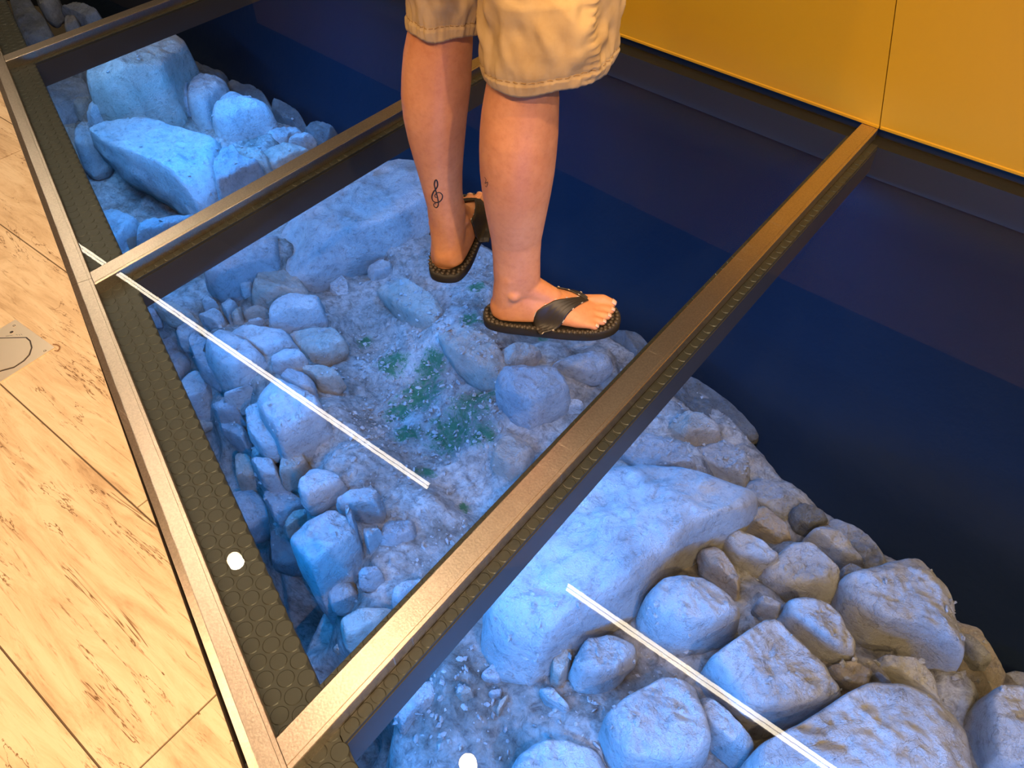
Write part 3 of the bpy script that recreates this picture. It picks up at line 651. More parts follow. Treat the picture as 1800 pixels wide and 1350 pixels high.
# --- right of the channel
A('dark violet five-sided boulder below the front sandal', 900, 600, [(-70,180),(-20,140),(190,130),(260,215),(290,290),(110,410),(20,370),(-60,270)], lift=.08, ht=.25, edge=2.4, thick=.14, m=grey)
A('flat grey slab right of the violet boulder, under the sandal toe', 900, 600, [(210,150),(300,80),(500,60),(515,140),(450,190),(280,160)], lift=.04, ht=.15, m=grey)
A('white crusted stone beside the violet boulder', 900, 600, [(280,330),(320,305),(375,330),(360,370),(295,375)], lift=.03)
A('brown stone at the left of the sandal shadow', 900, 600, [(-60,40),(60,20),(150,60),(120,120),(-30,130)], lift=.03, m=warm)
A('folded grey stone on the ruin edge right of the nearest beam', 900, 600, [(830,440),(900,390),(1000,385),(1080,440),(1083,510),(960,540),(895,545)], lift=.05, ht=.35, m=warm)
A('crusty boulder on the ruin edge behind the giant blue boulder', 900, 600, [(950,560),(1100,520),(1220,600),(1250,680),(1225,745),(1120,720),(1000,660)], lift=.03, ht=.25, m=grey)
A('crusty flat stone between the nearest beam and the giant blue boulder', 900, 600, [(560,560),(700,470),(900,560),(960,660),(860,650),(700,670)], lift=.01, ht=.12, m=grey)
A('giant blue boulder right of the nearest beam, the largest stone', 900, 600, [(0,1200),(180,1010),(390,775),(560,730),(700,680),(870,652),(960,670),(1150,740),(1243,775),(1232,860),(1170,945),(1010,1030),(890,1110),(700,1320),(560,1440),(300,1600),(180,1690),(20,1640),(-70,1500),(-60,1350)], lift=.14, ht=.22, edge=2.0, thick=.26, tilt=(0, .05), m=pale)
A('purplish flat stone right of the giant boulder on the ruin edge', 900, 600, [(1240,730),(1310,720),(1400,770),(1510,860),(1420,930),(1290,860),(1250,800)], lift=.02, ht=.2, m=grey)
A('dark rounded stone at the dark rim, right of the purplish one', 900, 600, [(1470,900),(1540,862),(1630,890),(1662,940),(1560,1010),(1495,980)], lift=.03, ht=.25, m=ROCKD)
A('blue shadowed rounded stone between giant boulder and rim', 900, 600, [(1220,890),(1330,890),(1440,970),(1470,1060),(1390,1112),(1240,990)], lift=.05, ht=.3)
# --- lower right rubble
A('lavender pointed stone just below the right end of the giant boulder', 1200, 900, [(215,170),(290,100),(400,150),(495,260),(480,290),(430,320),(270,310),(235,260)], lift=.08, ht=.28)
A('tall pale stone near the dark rim, left of the thin grey slab', 1200, 900, [(650,150),(720,85),(800,85),(880,200),(945,290),(810,305),(740,230)], lift=.08, ht=.28)
A('thin grey slab standing at the dark rim', 1200, 900, [(770,60),(820,38),(940,110),(1080,270),(1000,315),(940,280),(870,180)], lift=.02, ht=.25, m=grey)
A('broad lavender boulder with a blue right flank', 1200, 900, [(400,350),(500,250),(560,190),(680,175),(740,240),(815,320),(790,450),(690,480),(500,480),(420,430)], lift=.09, ht=.25, m=pale)
A('small deep blue stone between broad boulder and big angular slab', 1200, 900, [(800,350),(870,285),(920,283),(985,325),(880,380),(805,405)], lift=.06, ht=.3)
A('narrow stone leaning on the round blue boulder', 1200, 900, [(95,205),(170,185),(230,250),(290,400),(270,490),(210,410),(110,320)], lift=.08, ht=.28)
A('smooth round blue boulder left of the second lamp reflection', 1200, 900, [(-205,500),(-100,375),(0,345),(120,365),(250,470),(285,550),(250,620),(120,700),(-20,745),(-150,690),(-210,600)], lift=.12, ht=.34, round_=True, thick=.2, m=pale)
A('small pale cube-like stone amid the mortar', 1200, 900, [(378,500),(430,435),(520,490),(490,560),(420,570),(375,545)], lift=.07, ht=.4)
A('cracked lavender stone left of the big angular slab', 1200, 900, [(520,590),(545,500),(640,468),(760,480),(830,550),(900,700),(880,780),(800,800),(700,765),(600,680)], lift=.09, ht=.22, m=pale)
A('big angular lavender slab at the right rim, the second largest stone', 1200, 900, [(810,410),(1000,330),(1090,270),(1280,223),(1335,300),(1432,480),(1415,560),(1465,700),(1435,795),(1200,690),(1000,680),(900,620),(830,550)], lift=.12, ht=.14, edge=2.6, thick=.22, tilt=(.05, .02), m=pale)
A('large squarish stone right of the second lamp reflection', 1200, 900, [(120,860),(200,790),(420,600),(490,585),(600,690),(740,810),(812,975),(700,1050),(480,1135),(290,1145),(190,980)], lift=.12, ht=.2, edge=2.4, thick=.24, m=pale)
A('spearhead-shaped stone in the brown mortar', 1200, 900, [(1000,870),(1020,790),(1180,780),(1260,810),(1320,890),(1345,1030),(1220,950),(1090,885)], lift=.06, ht=.25)
A('folded pale stone below the right corner of the angular slab', 1200, 900, [(1440,640),(1530,640),(1590,760),(1590,830),(1490,865),(1440,800)], lift=.09, ht=.25)
A('rounded brown stone on the right rim under the angular slab', 1200, 900, [(1430,590),(1560,630),(1620,740),(1692,860),(1650,950),(1530,1000),(1390,930),(1430,760)], lift=.02, ht=.25, m=warm)
A('dull stone at the right frame edge behind the rim boulder', 1200, 900, [(1690,860),(1760,840),(1850,870),(1850,930),(1690,945)], lift=-.02, m=grey)
A('rounded pale boulder in the lower right corner, past the dark gap', 1200, 900, [(1535,1060),(1630,960),(1800,935),(1930,1000),(1950,1400),(1560,1420)], lift=.12, ht=.22, edge=2.2, thick=.3, m=pale)
A('wide rough boulder at the bottom, right of the second lamp reflection', 1200, 900, [(340,1340),(560,1210),(830,1020),(960,950),(1140,950),(1400,1050),(1498,1140),(1500,1440),(340,1480)], lift=.13, ht=.16, edge=2.2, thick=.3, tilt=(0, 0), m=pale)
A('upright split stone under the second lamp reflection at the bottom', 1200, 900, [(78,1110),(100,985),(150,985),(220,1060),(360,1270),(310,1340),(240,1315),(110,1190)], lift=.10, ht=.35)
A('small chip beside the spearhead-shaped stone', 1200, 900, [(1003,890),(1015,850),(1080,880),(1100,905),(1030,930)], lift=.05)
A('rough brown patch stone between cracked and squarish stones', 1200, 900, [(750,830),(900,790),(1000,830),(960,930),(830,945)], lift=.04, ht=.12, m=warm)
A('small stone squeezed in the dark gap under the squarish stone', 1200, 900, [(490,1150),(560,1100),(640,1090),(650,1130),(540,1200)], lift=.02, m=warm)
A('blue heart-shaped stone below the giant boulder', 600, 900, [(1215,850),(1260,740),(1300,680),(1420,650),(1540,705),(1540,780),(1440,900),(1350,935),(1260,920)], lift=.08, ht=.2, m=pale)
A('slim stone left of the heart-shaped one', 600, 900, [(1110,790),(1180,700),(1215,740),(1200,830),(1150,915),(1110,880)], lift=.05, ht=.3)
A('large rounded stone at the bottom, left of the second lamp reflection', 600, 900, [(1385,1140),(1480,1040),(1600,950),(1700,880),(1840,920),(1900,1080),(1920,1250),(1800,1400),(1480,1400),(1410,1300)], lift=.12, ht=.2, edge=2.2, thick=.3, m=pale)
A('small grey cube of stone lying on the open mortar', 600, 900, [(603,950),(640,918),(688,935),(692,970),(642,997)], lift=.03, ht=.5)
A('thin chip on the open mortar right of the grey cube', 600, 900, [(820,1050),(835,1000),(878,960),(870,990),(835,1055)], lift=.01)
A('small blue stone between the grey cube and the thin chip', 600, 900, [(778,950),(845,930),(840,975),(795,980)], lift=.02)
A('broad low stone at the bottom frame edge', 600, 900, [(900,1380),(950,1290),(1030,1230),(1160,1210),(1330,1260),(1380,1380),(1200,1460)], lift=.05, ht=.16)
A('flat corner stone where the rubble drops into the trench, lower left', 600, 900, [(280,1060),(400,910),(505,895),(515,975),(400,1060),(330,1150)], lift=.04, ht=.12)
A('lump under the left end of the giant boulder', 600, 900, [(740,860),(800,800),(860,850),(830,900),(760,890)], lift=.02)
A('rounded stone between the nearest beam and the giant boulder', 600, 900, [(760,500),(815,395),(850,480),(850,560),(800,590)], lift=.03)
A('small slab pair on the mortar left of the big rounded stone', 600, 900, [(1050,930),(1110,925),(1200,1040),(1180,1060),(1080,990)], lift=.03, ht=.3)
SL = []
for i, (lab, pix, k) in enumerate(STONES):
    SL.append(stone('stone', lab, pix, group='stones of the excavated ruins', **k))

# stepped membrane edge that pokes out past the ruin
pm = [at(a, b, -.80) for a, b in ((1185, 655), (1240, 680), (1290, 715), (1322, 752), (1270, 765), (1230, 730), (1190, 700), (1120, 640), (1080, 590), (1100, 590))]
P2 = [Vector((p.x, p.y)) for p in pm]
o = stone('dark_rock', 'thin dark ridge of rock sticking out of the ruin edge towards the black lining', [(1075,588),(1110,592),(1185,655),(1240,680),(1290,715),(1322,752),(1270,765),(1230,745),(1190,705),(1120,640)], zr=-.80, ht=.2, m=ROCKD, thick=.1)

# loose gravel: uncountable crumbs strewn over the mortar
rnd = random.Random(11); V = []; F = []
gpoly = [((300, 540), (880, 900)), ((620, 430), (880, 780)), ((150, 200), (520, 440)), ((1080, 620), (1320, 860)), ((600, 900), (820, 1060)), ((700, 1150), (1200, 1350)), ((1250, 1000), (1750, 1300))]
cnt = [900, 900, 350, 350, 160, 260, 160]
def bvh_of(objs):
    vs, fs = [], []
    for o in objs:
        k = len(vs); vs += [o.matrix_world @ v.co if False else v.co.copy() for v in o.data.vertices]; fs += [tuple(i+k for i in p.vertices) for p in o.data.polygons]
    return BVHTree.FromPolygons(vs, fs)
BV = bvh_of([gr]+SL)
for (a, b), c in zip(gpoly, cnt):
    for _ in range(c):
        q = at(rnd.uniform(a[0], b[0]), rnd.uniform(a[1], b[1]), -.75)
        hit = BV.ray_cast(Vector((q.x, q.y, -.2)), Vector((0, 0, -1)))
        if hit[0] is None or hit[0].z < -1.0: continue
        r = rnd.choice((.0025, .003, .004, .004, .006, .009)); k = len(V)
        rm = Matrix.Rotation(rnd.uniform(0, 6), 3, 'Z') @ Matrix.Rotation(rnd.uniform(0, 3), 3, 'X')
        sc = (rnd.uniform(.7, 1.4), rnd.uniform(.6, 1), rnd.uniform(.5, .8))
        for d in ((1,0,0),(0,1,0),(-1,0,0),(0,-1,0),(.5,.5,.8),(-.5,.3,.8),(-.4,-.5,-.8),(.5,-.4,-.7)):
            V.append(hit[0]+Vector((0, 0, r*.4))+rm @ Vector((d[0]*r*sc[0], d[1]*r*sc[1], d[2]*r*sc[2])))
        F += [[k+i for i in f] for f in ((0,1,4),(1,5,4),(1,2,5),(2,3,5),(3,4,5),(3,0,4),(0,7,1),(1,7,6),(1,6,2),(2,6,3),(3,6,7),(3,7,0))]
tag(obj('gravel', V, F, ROCK[0]), 'loose crumbs and gravel strewn over the mortar between the stones', 'gravel', kind='stuff')
#PERSON
# ------------------------------------------------------------------ the person
SKIN = mat('skin', (.55, .30, .17), .5, 0, .35)
_v = ncoord(SKIN); _n1 = nnoise(SKIN, _v, 9, 6, .6); _n2 = nnoise(SKIN, _v, 90, 5, .65)
_c = ramp(SKIN, _n1, [(.3, (.48, .19, .085)), (.55, (.59, .265, .125)), (.8, (.64, .31, .16))])
_c = mix(SKIN, _c, ramp(SKIN, _n2, [(.3, (.82, .74, .70)), (.55, (1, 1, 1))]), .6, 'MULTIPLY'); L(SKIN, _c, bsdf(SKIN).inputs['Base Color'])
L(SKIN, bump(SKIN, _n2, .12, .002), bsdf(SKIN).inputs['Normal'])
bsdf(SKIN).inputs['Subsurface Weight'].default_value = .08; bsdf(SKIN).inputs['Subsurface Radius'].default_value = (.01, .004, .002)
NAIL = mat('toenail', (.66, .42, .30), .3)
INK = mat('tattoo_ink', (.02, .018, .02), .6)
KHAKI = mat('khaki_cotton', (.52, .36, .15), .85, 0, .2)
_v = ncoord(KHAKI); _n = nnoise(KHAKI, _v, 16, 5, .6); _w = nnoise(KHAKI, ncoord(KHAKI, (900, 900, 900)), 1, 2, .5)
L(KHAKI, ramp(KHAKI, _n, [(.3, (.41, .265, .11)), (.6, (.50, .345, .16))]), bsdf(KHAKI).inputs['Base Color'])
L(KHAKI, bump(KHAKI, _w, .2, .0006, bump(KHAKI, _n, .25, .006)), bsdf(KHAKI).inputs['Normal'])
THREAD = mat('brown_thread', (.30, .18, .07), .8)
FOAM = mat('black_foam_sole', (.018, .016, .014), .6)
WEB = mat('black_strap', (.022, .018, .015), .5)
STITCH = mat('pale_stitch', (.55, .48, .38), .7)
SHIRT = mat('dark_tshirt', (.03, .035, .05), .9)
HAIR = mat('dark_hair', (.02, .012, .008), .6)

hR, tR = at(850, 562), at(1090, 572)
hL, tL = at(780, 499), at(838, 352)
def foot_frame(h, t, side):
    f = (t-h).normalized(); l = Vector((-f.y, f.x, 0))        # l points left of the walking direction
    med = l if side == 'R' else -l                            # towards the big toe
    return Vector(h), f, med, (t-h).length
SOLE_H = .021
def foot_parts(h, t, side):
    o, f, m_, Ls = foot_frame(h, t, side); s = Ls/.285; off = .016*s
    W = lambda x, y, z: o+f*(off+x*s)+m_*(y*s)+Vector((0, 0, SOLE_H+z*s))
    sec = [(.000,.000,.010,.016,.030),(.006,.000,.021,.003,.045),(.022,.000,.031,.0,.068),(.045,.000,.034,.0,.088),(.070,.001,.035,.0,.094),(.095,.002,.035,.0,.083),(.120,.003,.036,.0,.064),(.145,.003,.041,.0,.053),(.168,.003,.046,.0,.043),(.188,.002,.047,.0,.034),(.203,.000,.044,.001,.027),(.214,.000,.036,.003,.021)]
    V, F = [], []; n = 28
    for (x, yc, hw, z0, z1) in sec:
        for k in range(n):
            a = 2*PI*k/n; ca, sa = math.cos(a), math.sin(a)
            yy = yc+hw*math.copysign(abs(ca)**.8, ca)
            if sa >= 0:
                zz = (z0+.012)+(z1-z0-.012)*sa*(1 if x < .06 else (.80+.20*(1 if ca*1 > 0 else .0)) if False else 1)
                if x > .09 and ca < 0: zz -= (z1-z0)*.22*(-ca)*sa       # instep is lower on the outer side
            else: zz = (z0+.012)+.012*math.copysign(abs(sa)**.6, sa)
            V.append(W(x, yy, max(zz, .0)))
    for i in range(len(sec)-1):
        for k in range(n): F.append([i*n+k, i*n+(k+1) % n, (i+1)*n+(k+1) % n, (i+1)*n+k])
    F.append(list(range(n))[::-1]); F.append([(len(sec)-1)*n+k for k in range(n)])
    parts = [(V, F)]
    toes = [((.195, .031), (.231, .034), (.248, .031), .0135, .0125, .0105), ((.198, .010), (.232, .0125), (.248, .012), .0095, .0088, .0080), ((.194, -.006), (.226, -.0055), (.241, -.0065), .0090, .0084, .0078), ((.187, -.021), (.217, -.0225), (.231, -.0240), .0088, .0080, .0074), ((.176, -.0345), (.203, -.0375), (.216, -.0385), .0088, .0080, .0074)]
    nails = []
    for (a, b, c, r0, r1, r2) in toes:
        P0 = W(a[0], a[1], r0*1.15); P1 = W(b[0], b[1], r1*1.35); P2 = W(c[0], c[1], r2*1.0)
        parts.append(capsule(P0, P1, r0*s*1.04, r1*s, 16, 6)); parts.append(capsule(P1, P2, r1*s, r2*s*1.06, 16, 6))
        d = (P2-P1).normalized(); up = Vector((0, 0, 1)); sd = d.cross(up).normalized(); up2 = sd.cross(d)
        base = P2-d*r2*s*.15; NV = []; NF = []; nw = r2*s*.72
        for i in range(5):
            for j in range(5):
                u = (i/4-.5)*2; v = j/4
                q = base+sd*u*nw*(1-.12*v*v)+d*(v*r2*s*1.05)+up2*(r2*s*1.03*math.cos(u*.75)*(1-.30*v*v)+.0009)
                NV.append(q)
        NF = [[i*5+j, (i+1)*5+j, (i+1)*5+j+1, i*5+j+1] for i in range(4) for j in range(4)]
        nails.append((NV, NF))
    parts.append(ellipsoid(W(.052, -.027, .072), (.013*s, .013*s, .015*s)))     # outer ankle bone
    parts.append(ellipsoid(W(.058, .027, .080), (.013*s, .013*s, .015*s)))
    parts.append(capsule(W(.035, 0, .035), W(.048, 0, .11), .031*s, .036*s, 20, 6))
    parts.append(capsule(W(.060, 0, .085), W(.125, .004, .045), .030*s, .022*s, 20, 6))
    return parts, nails, W, s
footR, nailsR, WR_, sR = foot_parts(hR, tR, 'R')
footL, nailsL, WL_, sL = foot_parts(hL, tL, 'L')

hd = Vector((-.75, .95, 0)).normalized()        # horizontal direction from the camera to the legs
def leg_rings(rows, P0, lean=0.0, asp=1.08):
    """rows: (y pixel, left pixel, right pixel) of the leg outline in the photograph"""
    out = []
    for (y, xl, xr) in rows:
        c = on_plane((xl+xr)/2, y, P0+hd*0, hd); e = on_plane(xr, y, P0, hd)
        out.append((c, (e-c).length))
    return out
def loft(rings, n=36, asp=1.08, shift=None):
    if not isinstance(asp, (list, tuple)): asp = [asp]*len(rings)
    V, F = [], []; sd = Vector((hd.y, -hd.x, 0))
    for i, (c, r) in enumerate(rings):
        t = (rings[min(i+1, len(rings)-1)][0]-rings[max(i-1, 0)][0]).normalized()
        s_ = (sd-t*sd.dot(t)).normalized(); f_ = t.cross(s_)
        for k in range(n):
            a = 2*PI*k/n; V.append(c+s_*r*math.cos(a)+f_*r*asp[i]*math.sin(a))
    for i in range(len(rings)-1):
        for k in range(n): F.append([i*n+k, i*n+(k+1) % n, (i+1)*n+(k+1) % n, (i+1)*n+k])
    F.append(list(range(n))[::-1]); F.append([(len(rings)-1)*n+k for k in range(n)])
    return V, F
FB = {'R': BVHTree.FromPolygons(*[list(x) for x in join([footR[0]]+footR[1:11])]), 'L': BVHTree.FromPolygons(*[list(x) for x in join([footL[0]]+footL[1:11])])}
ankR = WR_(.046, 0, .06); ankL = WL_(.046, 0, .06)
rowsR = [(522, 886, 936), (505, 871, 949), (480, 867, 950), (450, 866, 950), (420, 863, 952), (395, 858, 957), (365, 852, 963), (335, 847, 969), (300, 843, 975), (265, 842, 979), (230, 843, 982), (200, 846, 983), (170, 851, 984), (130, 858, 982), (90, 862, 982), (50, 864, 988)]
rowsL = [(484, 768, 802), (470, 758, 811), (440, 757, 815), (410, 759, 818), (385, 756, 818), (360, 751, 815), (335, 744, 813), (305, 736, 813), (275, 727, 815), (240, 717, 818), (205, 709, 821), (170, 705, 825), (135, 706, 829), (100, 709, 830), (70, 715, 832), (35, 724, 832), (0, 728, 836)]
ringsR = leg_rings(rowsR, ankR); ringsL = leg_rings(rowsL, ankL)
sd = Vector((hd.y, -hd.x, 0))
HIP = (ringsR[-1][0]+ringsL[-1][0])/2; HIP -= sd*.04; HIP.z = .93
hipR = HIP+sd*.085; hipL = HIP-sd*.085; hipR.z = hipL.z = .86
aR = [.72, .74, .76, .80, .85, .91, .98, 1.03, 1.06, 1.08, 1.08, 1.06, 1.04, 1.02, 1.0, 1.0]
aL = [1.15, 1.18, 1.2, 1.2, 1.18, 1.15, 1.12, 1.1, 1.1, 1.08, 1.08, 1.05, 1.0, 1.0, 1.0, 1.0, 1.0]
body = [loft(ringsR, asp=aR), loft(ringsL, asp=aL)]+footR+footL
body += [capsule(ringsR[-1][0]-Vector((0, 0, .02)), hipR, ringsR[-1][1]*.94, .080, 28, 8), capsule(ringsL[-1][0]-Vector((0, 0, .02)), hipL, ringsL[-1][1]*.94, .080, 28, 8)]
def toploft(secs, n=32):
    V, F = [], []
    for (c, a, b) in secs:
        for k in range(n): t = 2*PI*k/n; V.append(c+sd*a*math.cos(t)+hd*b*math.sin(t))
    for i in range(len(secs)-1):
        for k in range(n): F.append([i*n+k, i*n+(k+1) % n, (i+1)*n+(k+1) % n, (i+1)*n+k])
    F.append(list(range(n))[::-1]); F.append([(len(secs)-1)*n+k for k in range(n)])
    return V, F
up = Vector((0, 0, 1)); K = lambda s_, h_, z: Vector((HIP.x, HIP.y, z))+sd*s_+hd*h_
torso = [(K(0,0,.83), .10, .08), (K(0,0,.88), .165, .11), (K(0,0,.95), .168, .115), (K(0,0,1.05), .148, .10), (K(0,0,1.15), .150, .10), (K(0,0,1.27), .165, .108), (K(0,.0,1.36), .172, .100), (K(0,0,1.42), .14, .075), (K(0,.01,1.46), .075, .06), (K(0,.015,1.50), .055, .056), (K(0,.02,1.55), .055, .056)]
body.append(toploft(torso))
headc = K(0, .035, 1.65)
body.append(ellipsoid(headc, (.076, .090, .108), 32, 20)); body.append(capsule(headc+hd*.05-up*.06, headc+hd*.06-up*.085, .042, .030, 16, 5))
body.append(capsule(headc+hd*.088+up*.012, headc+hd*.108-up*.022, .008, .013, 12, 4))     # nose
for q in (-1, 1): body.append(ellipsoid(headc+sd*.078*q-up*.008, (.012, .018, .030)))        # ears
for q in (-1, 1):                                                                            # arms folded in front
    sh = K(.165*q, 0, 1.385); el = K(.18*q, .03, 1.10); wr = K(.05*q, .19, 1.12)
    body += [capsule(sh, el, .050, .038, 20, 6), capsule(el, wr, .038, .026, 20, 6)]
    dd = (wr-el).normalized(); pm_ = wr+dd*.055; body.append(capsule(wr+dd*.01, pm_+dd*.015, .026, .030, 16, 5))
    for i, (ln_, rr_) in enumerate(((.062, .0085), (.070, .009), (.066, .0088), (.052, .0078))):
        b0 = pm_+dd*.03+up*(.027-.018*i); b1 = b0+dd*ln_*.5-hd*.008; b2 = b1+dd*ln_*.4-hd*.022
        body += [capsule(b0-dd*.01, b1, rr_*1.1, rr_, 12, 4), capsule(b1, b2, rr_, rr_*.85, 12, 4)]
    th = wr+dd*.02+up*.02; body += [capsule(th, th+dd*.03+up*.032, .0125, .011, 12, 4), capsule(th+dd*.03+up*.032, th+dd*.055+up*.045, .011, .009, 12, 4)]
pr = empty('person', ((hR.x+hL.x)/2, (hR.y+hL.y)/2, 0), 'person in khaki shorts and black flip-flops standing on the glass, seen from behind', 'person')
V, F = join(body); bo = obj('body', V, F, SKIN, pr, smooth=True)
bo['label'] = 'bare tanned legs and feet'
md = bo.modifiers.new('remesh', 'REMESH'); md.mode = 'VOXEL'; md.voxel_size = .0026; md.use_smooth_shade = True
ms = bo.modifiers.new('smooth', 'SMOOTH'); ms.iterations = 18; ms.factor = .5
bpy.context.view_layer.update()
dg = bpy.context.evaluated_depsgraph_get(); ev = bo.evaluated_get(dg); me = bpy.data.meshes.new_from_object(ev)
bo.modifiers.clear(); old = bo.data; bo.data = me; me.name = 'body'
if not me.materials: me.materials.append(SKIN)
me.polygons.foreach_set('use_smooth', [True]*len(me.polygons))
mwi = bo.matrix_world.copy()
SB = BVHTree.FromPolygons([mwi @ v.co for v in me.vertices], [tuple(p.vertices) for p in me.polygons])
nl = obj('toenails', *join(nailsR+nailsL), NAIL, pr, smooth=True) if False else None
for nv, nf in nailsR+nailsL:
    o = obj('toenail', nv, nf, NAIL, pr, smooth=True); sm_ = o.modifiers.new('t', 'SOLIDIFY'); sm_.thickness = .0008

# tattoos: thin ink lines lying on the skin
def ink(pts, wpx, name, label):
    V, F = [], []; cam_o = Vector((0, 0, HCAM)); P = []
    for i in range(len(pts)):
        p0, p1, p2, p3 = [Vector(pts[max(0, min(len(pts)-1, j))]) for j in (i-1, i, i+1, i+2)]
        for k in range(5):
            t = k/5; P.append(.5*((2*p1)+(-p0+p2)*t+(2*p0-5*p1+4*p2-p3)*t*t+(-p0+3*p1-3*p2+p3)*t**3))
        if i == len(pts)-2: break
    H = []
    for p in P:
        d = Vector(ray((p.x, p.y))).normalized(); h = SB.ray_cast(cam_o, d)
        if h[0] is not None: H.append((h[0], h[1] if h[1].dot(d) < 0 else -h[1]))
    for i, (q, nn) in enumerate(H):
        t = (H[min(i+1, len(H)-1)][0]-H[max(i-1, 0)][0]).normalized(); s_ = t.cross(nn).normalized()
        wd = wpx*pxsize(q)*(.55+.45*math.sin(PI*i/len(H)))
        V += [q+nn*.0008+s_*wd/2, q+nn*.0011, q+nn*.0008-s_*wd/2]
    for i in range(len(H)-1): F += [[3*i, 3*i+3, 3*i+4, 3*i+1], [3*i+1, 3*i+4, 3*i+5, 3*i+2]]
    if F: o = obj(name, V, F, INK, pr); o['label'] = label; o.modifiers.new('t', 'SOLIDIFY').thickness = .0004
clef = [(285,362),(274,350),(262,362),(268,385),(288,397),(306,382),(312,350),(305,300),(292,245),(279,200),(268,150),(275,110),(288,98),(300,120),(302,160),(285,195),(258,230),(243,275),(250,318),(280,340),(320,335),(350,300),(353,262),(328,236),(297,238),(275,262),(280,285),(297,288)]
ink([(720+a/6.1375, 300+b/6.1375) for a, b in clef], 2.5, 'tattoo', 'black treble clef tattoo above the left ankle')
ink([(852, 311), (855, 316), (853, 322), (858, 320), (856, 328), (853, 326)], 1.1, 'tattoo', 'small dark tattoo on the inner right calf')

# flip-flops
def flipflop(W, s, side):
    out = []; n = 60
    prof = [(-.016,.0),(-.012,.022),(.0,.033),(.03,.041),(.07,.043),(.11,.043),(.15,.049),(.19,.055),(.225,.053),(.25,.043),(.265,.025),(.269,.0),(.263,-.022),(.245,-.040),(.215,-.052),(.17,-.053),(.12,-.049),(.07,-.044),(.03,-.040),(.0,-.032),(-.012,-.020)]
    P = resample(chaikin([Vector(p) for p in prof], 2, .25), 96)
    cx = Vector((.127, 0)); V = []; F = []; n = len(P)
    rings = [(0.0, -.0012), (.90, -.0012), (.935, -.0003), (.955, .0012), (.985, .0015), (1.0, .0), (1.012, -.006), (1.0, -.012), (1.005, -SOLE_H/s+.002), (.985, -SOLE_H/s+.0003), (0.0, -SOLE_H/s+.0003)]
    for (t, z) in rings:
        for k, p in enumerate(P):
            q = cx+(p-cx)*max(t, .001); wv = .0012*math.sin(2*PI*k*30/n) if t >= .95 and z > -.005 else 0
            V.append(W(q.x, q.y, z+wv))
    for i in range(len(rings)-1):
        for k in range(n): F.append([i*n+k, i*n+(k+1) % n, (i+1)*n+(k+1) % n, (i+1)*n+k])
    sole = obj('flip_flop', V, F, FOAM, pr, smooth=True)
    sole['label'] = 'black flip-flop with bumpy rim under the %s foot' % ('right' if side == 'R' else 'left')
    bumps = []
    for k in range(0, 60):
        q = resample(P, 60)[k]; q = cx+(q-cx)*.955; c_ = W(q.x, q.y, .0012); bumps.append(ellipsoid(c_, (.0048, .0048, .0034), 10, 6))
    bumps2 = []
    for k in range(0, 60):
        q = resample(P, 60)[k]; q = cx+(q-cx)*.885; c_ = W(q.x, q.y, .0002); bumps2.append(ellipsoid(c_, (.0045, .0045, .0030), 10, 6))
    V, F = join(bumps+bumps2); rb = obj('bumpy_rim', V, F, mat('brown_black_foam', (.05, .038, .026), .5), sole, smooth=True)
    # straps from the toe post to both sides, draped over the foot
    for sgn in (1, -1):
        a = Vector((.198, .0195)); b = Vector((.098, .047*sgn)); NS, NWd = 30, 17
        V, F = [], []; edge = ([], [])
        hts = []
        for i in range(NS+1):
            u = i/NS; c = a+(b-a)*u; c.y += .010*sgn*math.sin(PI*u)
            dirn = (b-a).normalized(); perp = Vector((-dirn.y, dirn.x))
            wd = .011+.021*min(1, u*1.8)
            row = []
            for j in range(NWd+1):
                v = j/NWd-.5; q = c+perp*wd*v
                P0 = W(q.x, q.y, .2); h = FB[side].ray_cast(P0, Vector((0, 0, -1)), .5)
                z = h[0].z if h[0] is not None else SOLE_H
                row.append([P0.x, P0.y, max(z, SOLE_H)])
            hts.append(row)
        Hs = np.array([[r_[2] for r_ in row] for row in hts])
        for _ in range(6):      # a stretched strap bridges the dips
            Hp = Hs.copy(); Hp[1:-1] = np.maximum(Hs[1:-1], (Hs[:-2]+Hs[2:])/2); Hp[:, 1:-1] = np.maximum(Hp[:, 1:-1], (Hp[:, :-2]+Hp[:, 2:])/2); Hs = Hp
        for i in range(NS+1):
            for j in range(NWd+1):
                rid = .0020*abs(math.sin(PI*5*j/NWd))
                V.append((hts[i][j][0], hts[i][j][1], Hs[i, j]+.0030+rid-(.004 if i >= NS-1 else 0)))
            edge[0].append(V[-1-NWd]); edge[1].append(V[-1])
        m_ = NWd+1; F = [[i*m_+j, (i+1)*m_+j, (i+1)*m_+j+1, i*m_+j+1] for i in range(NS) for j in range(NWd)]
        st_ = obj('strap', V, F, WEB, sole, smooth=True); so_ = st_.modifiers.new('t', 'SOLIDIFY'); so_.thickness = .003; so_.offset = -1
        sp = []
        for e in edge:
            for i in range(4, NS-1, 6): sp.append(tube([Vector(e[i])+Vector((0, 0, .0018)), Vector(e[i+1])+Vector((0, 0, .0022))], .0009, 6))
        V, F = join(sp); x_ = obj('strap_stitching', V, F, STITCH, sole); x_['label'] = 'pale stitches on the strap edges'; x_['kind'] = 'stuff'
    V, F = capsule(W(.203, .0205, -.002), W(.200, .0205, .018), .0035, .0045, 12, 4); obj('toe_post', V, F, WEB, sole, smooth=True)
    return sole
flipflop(WR_, sR, 'R'); flipflop(WL_, sL, 'L')

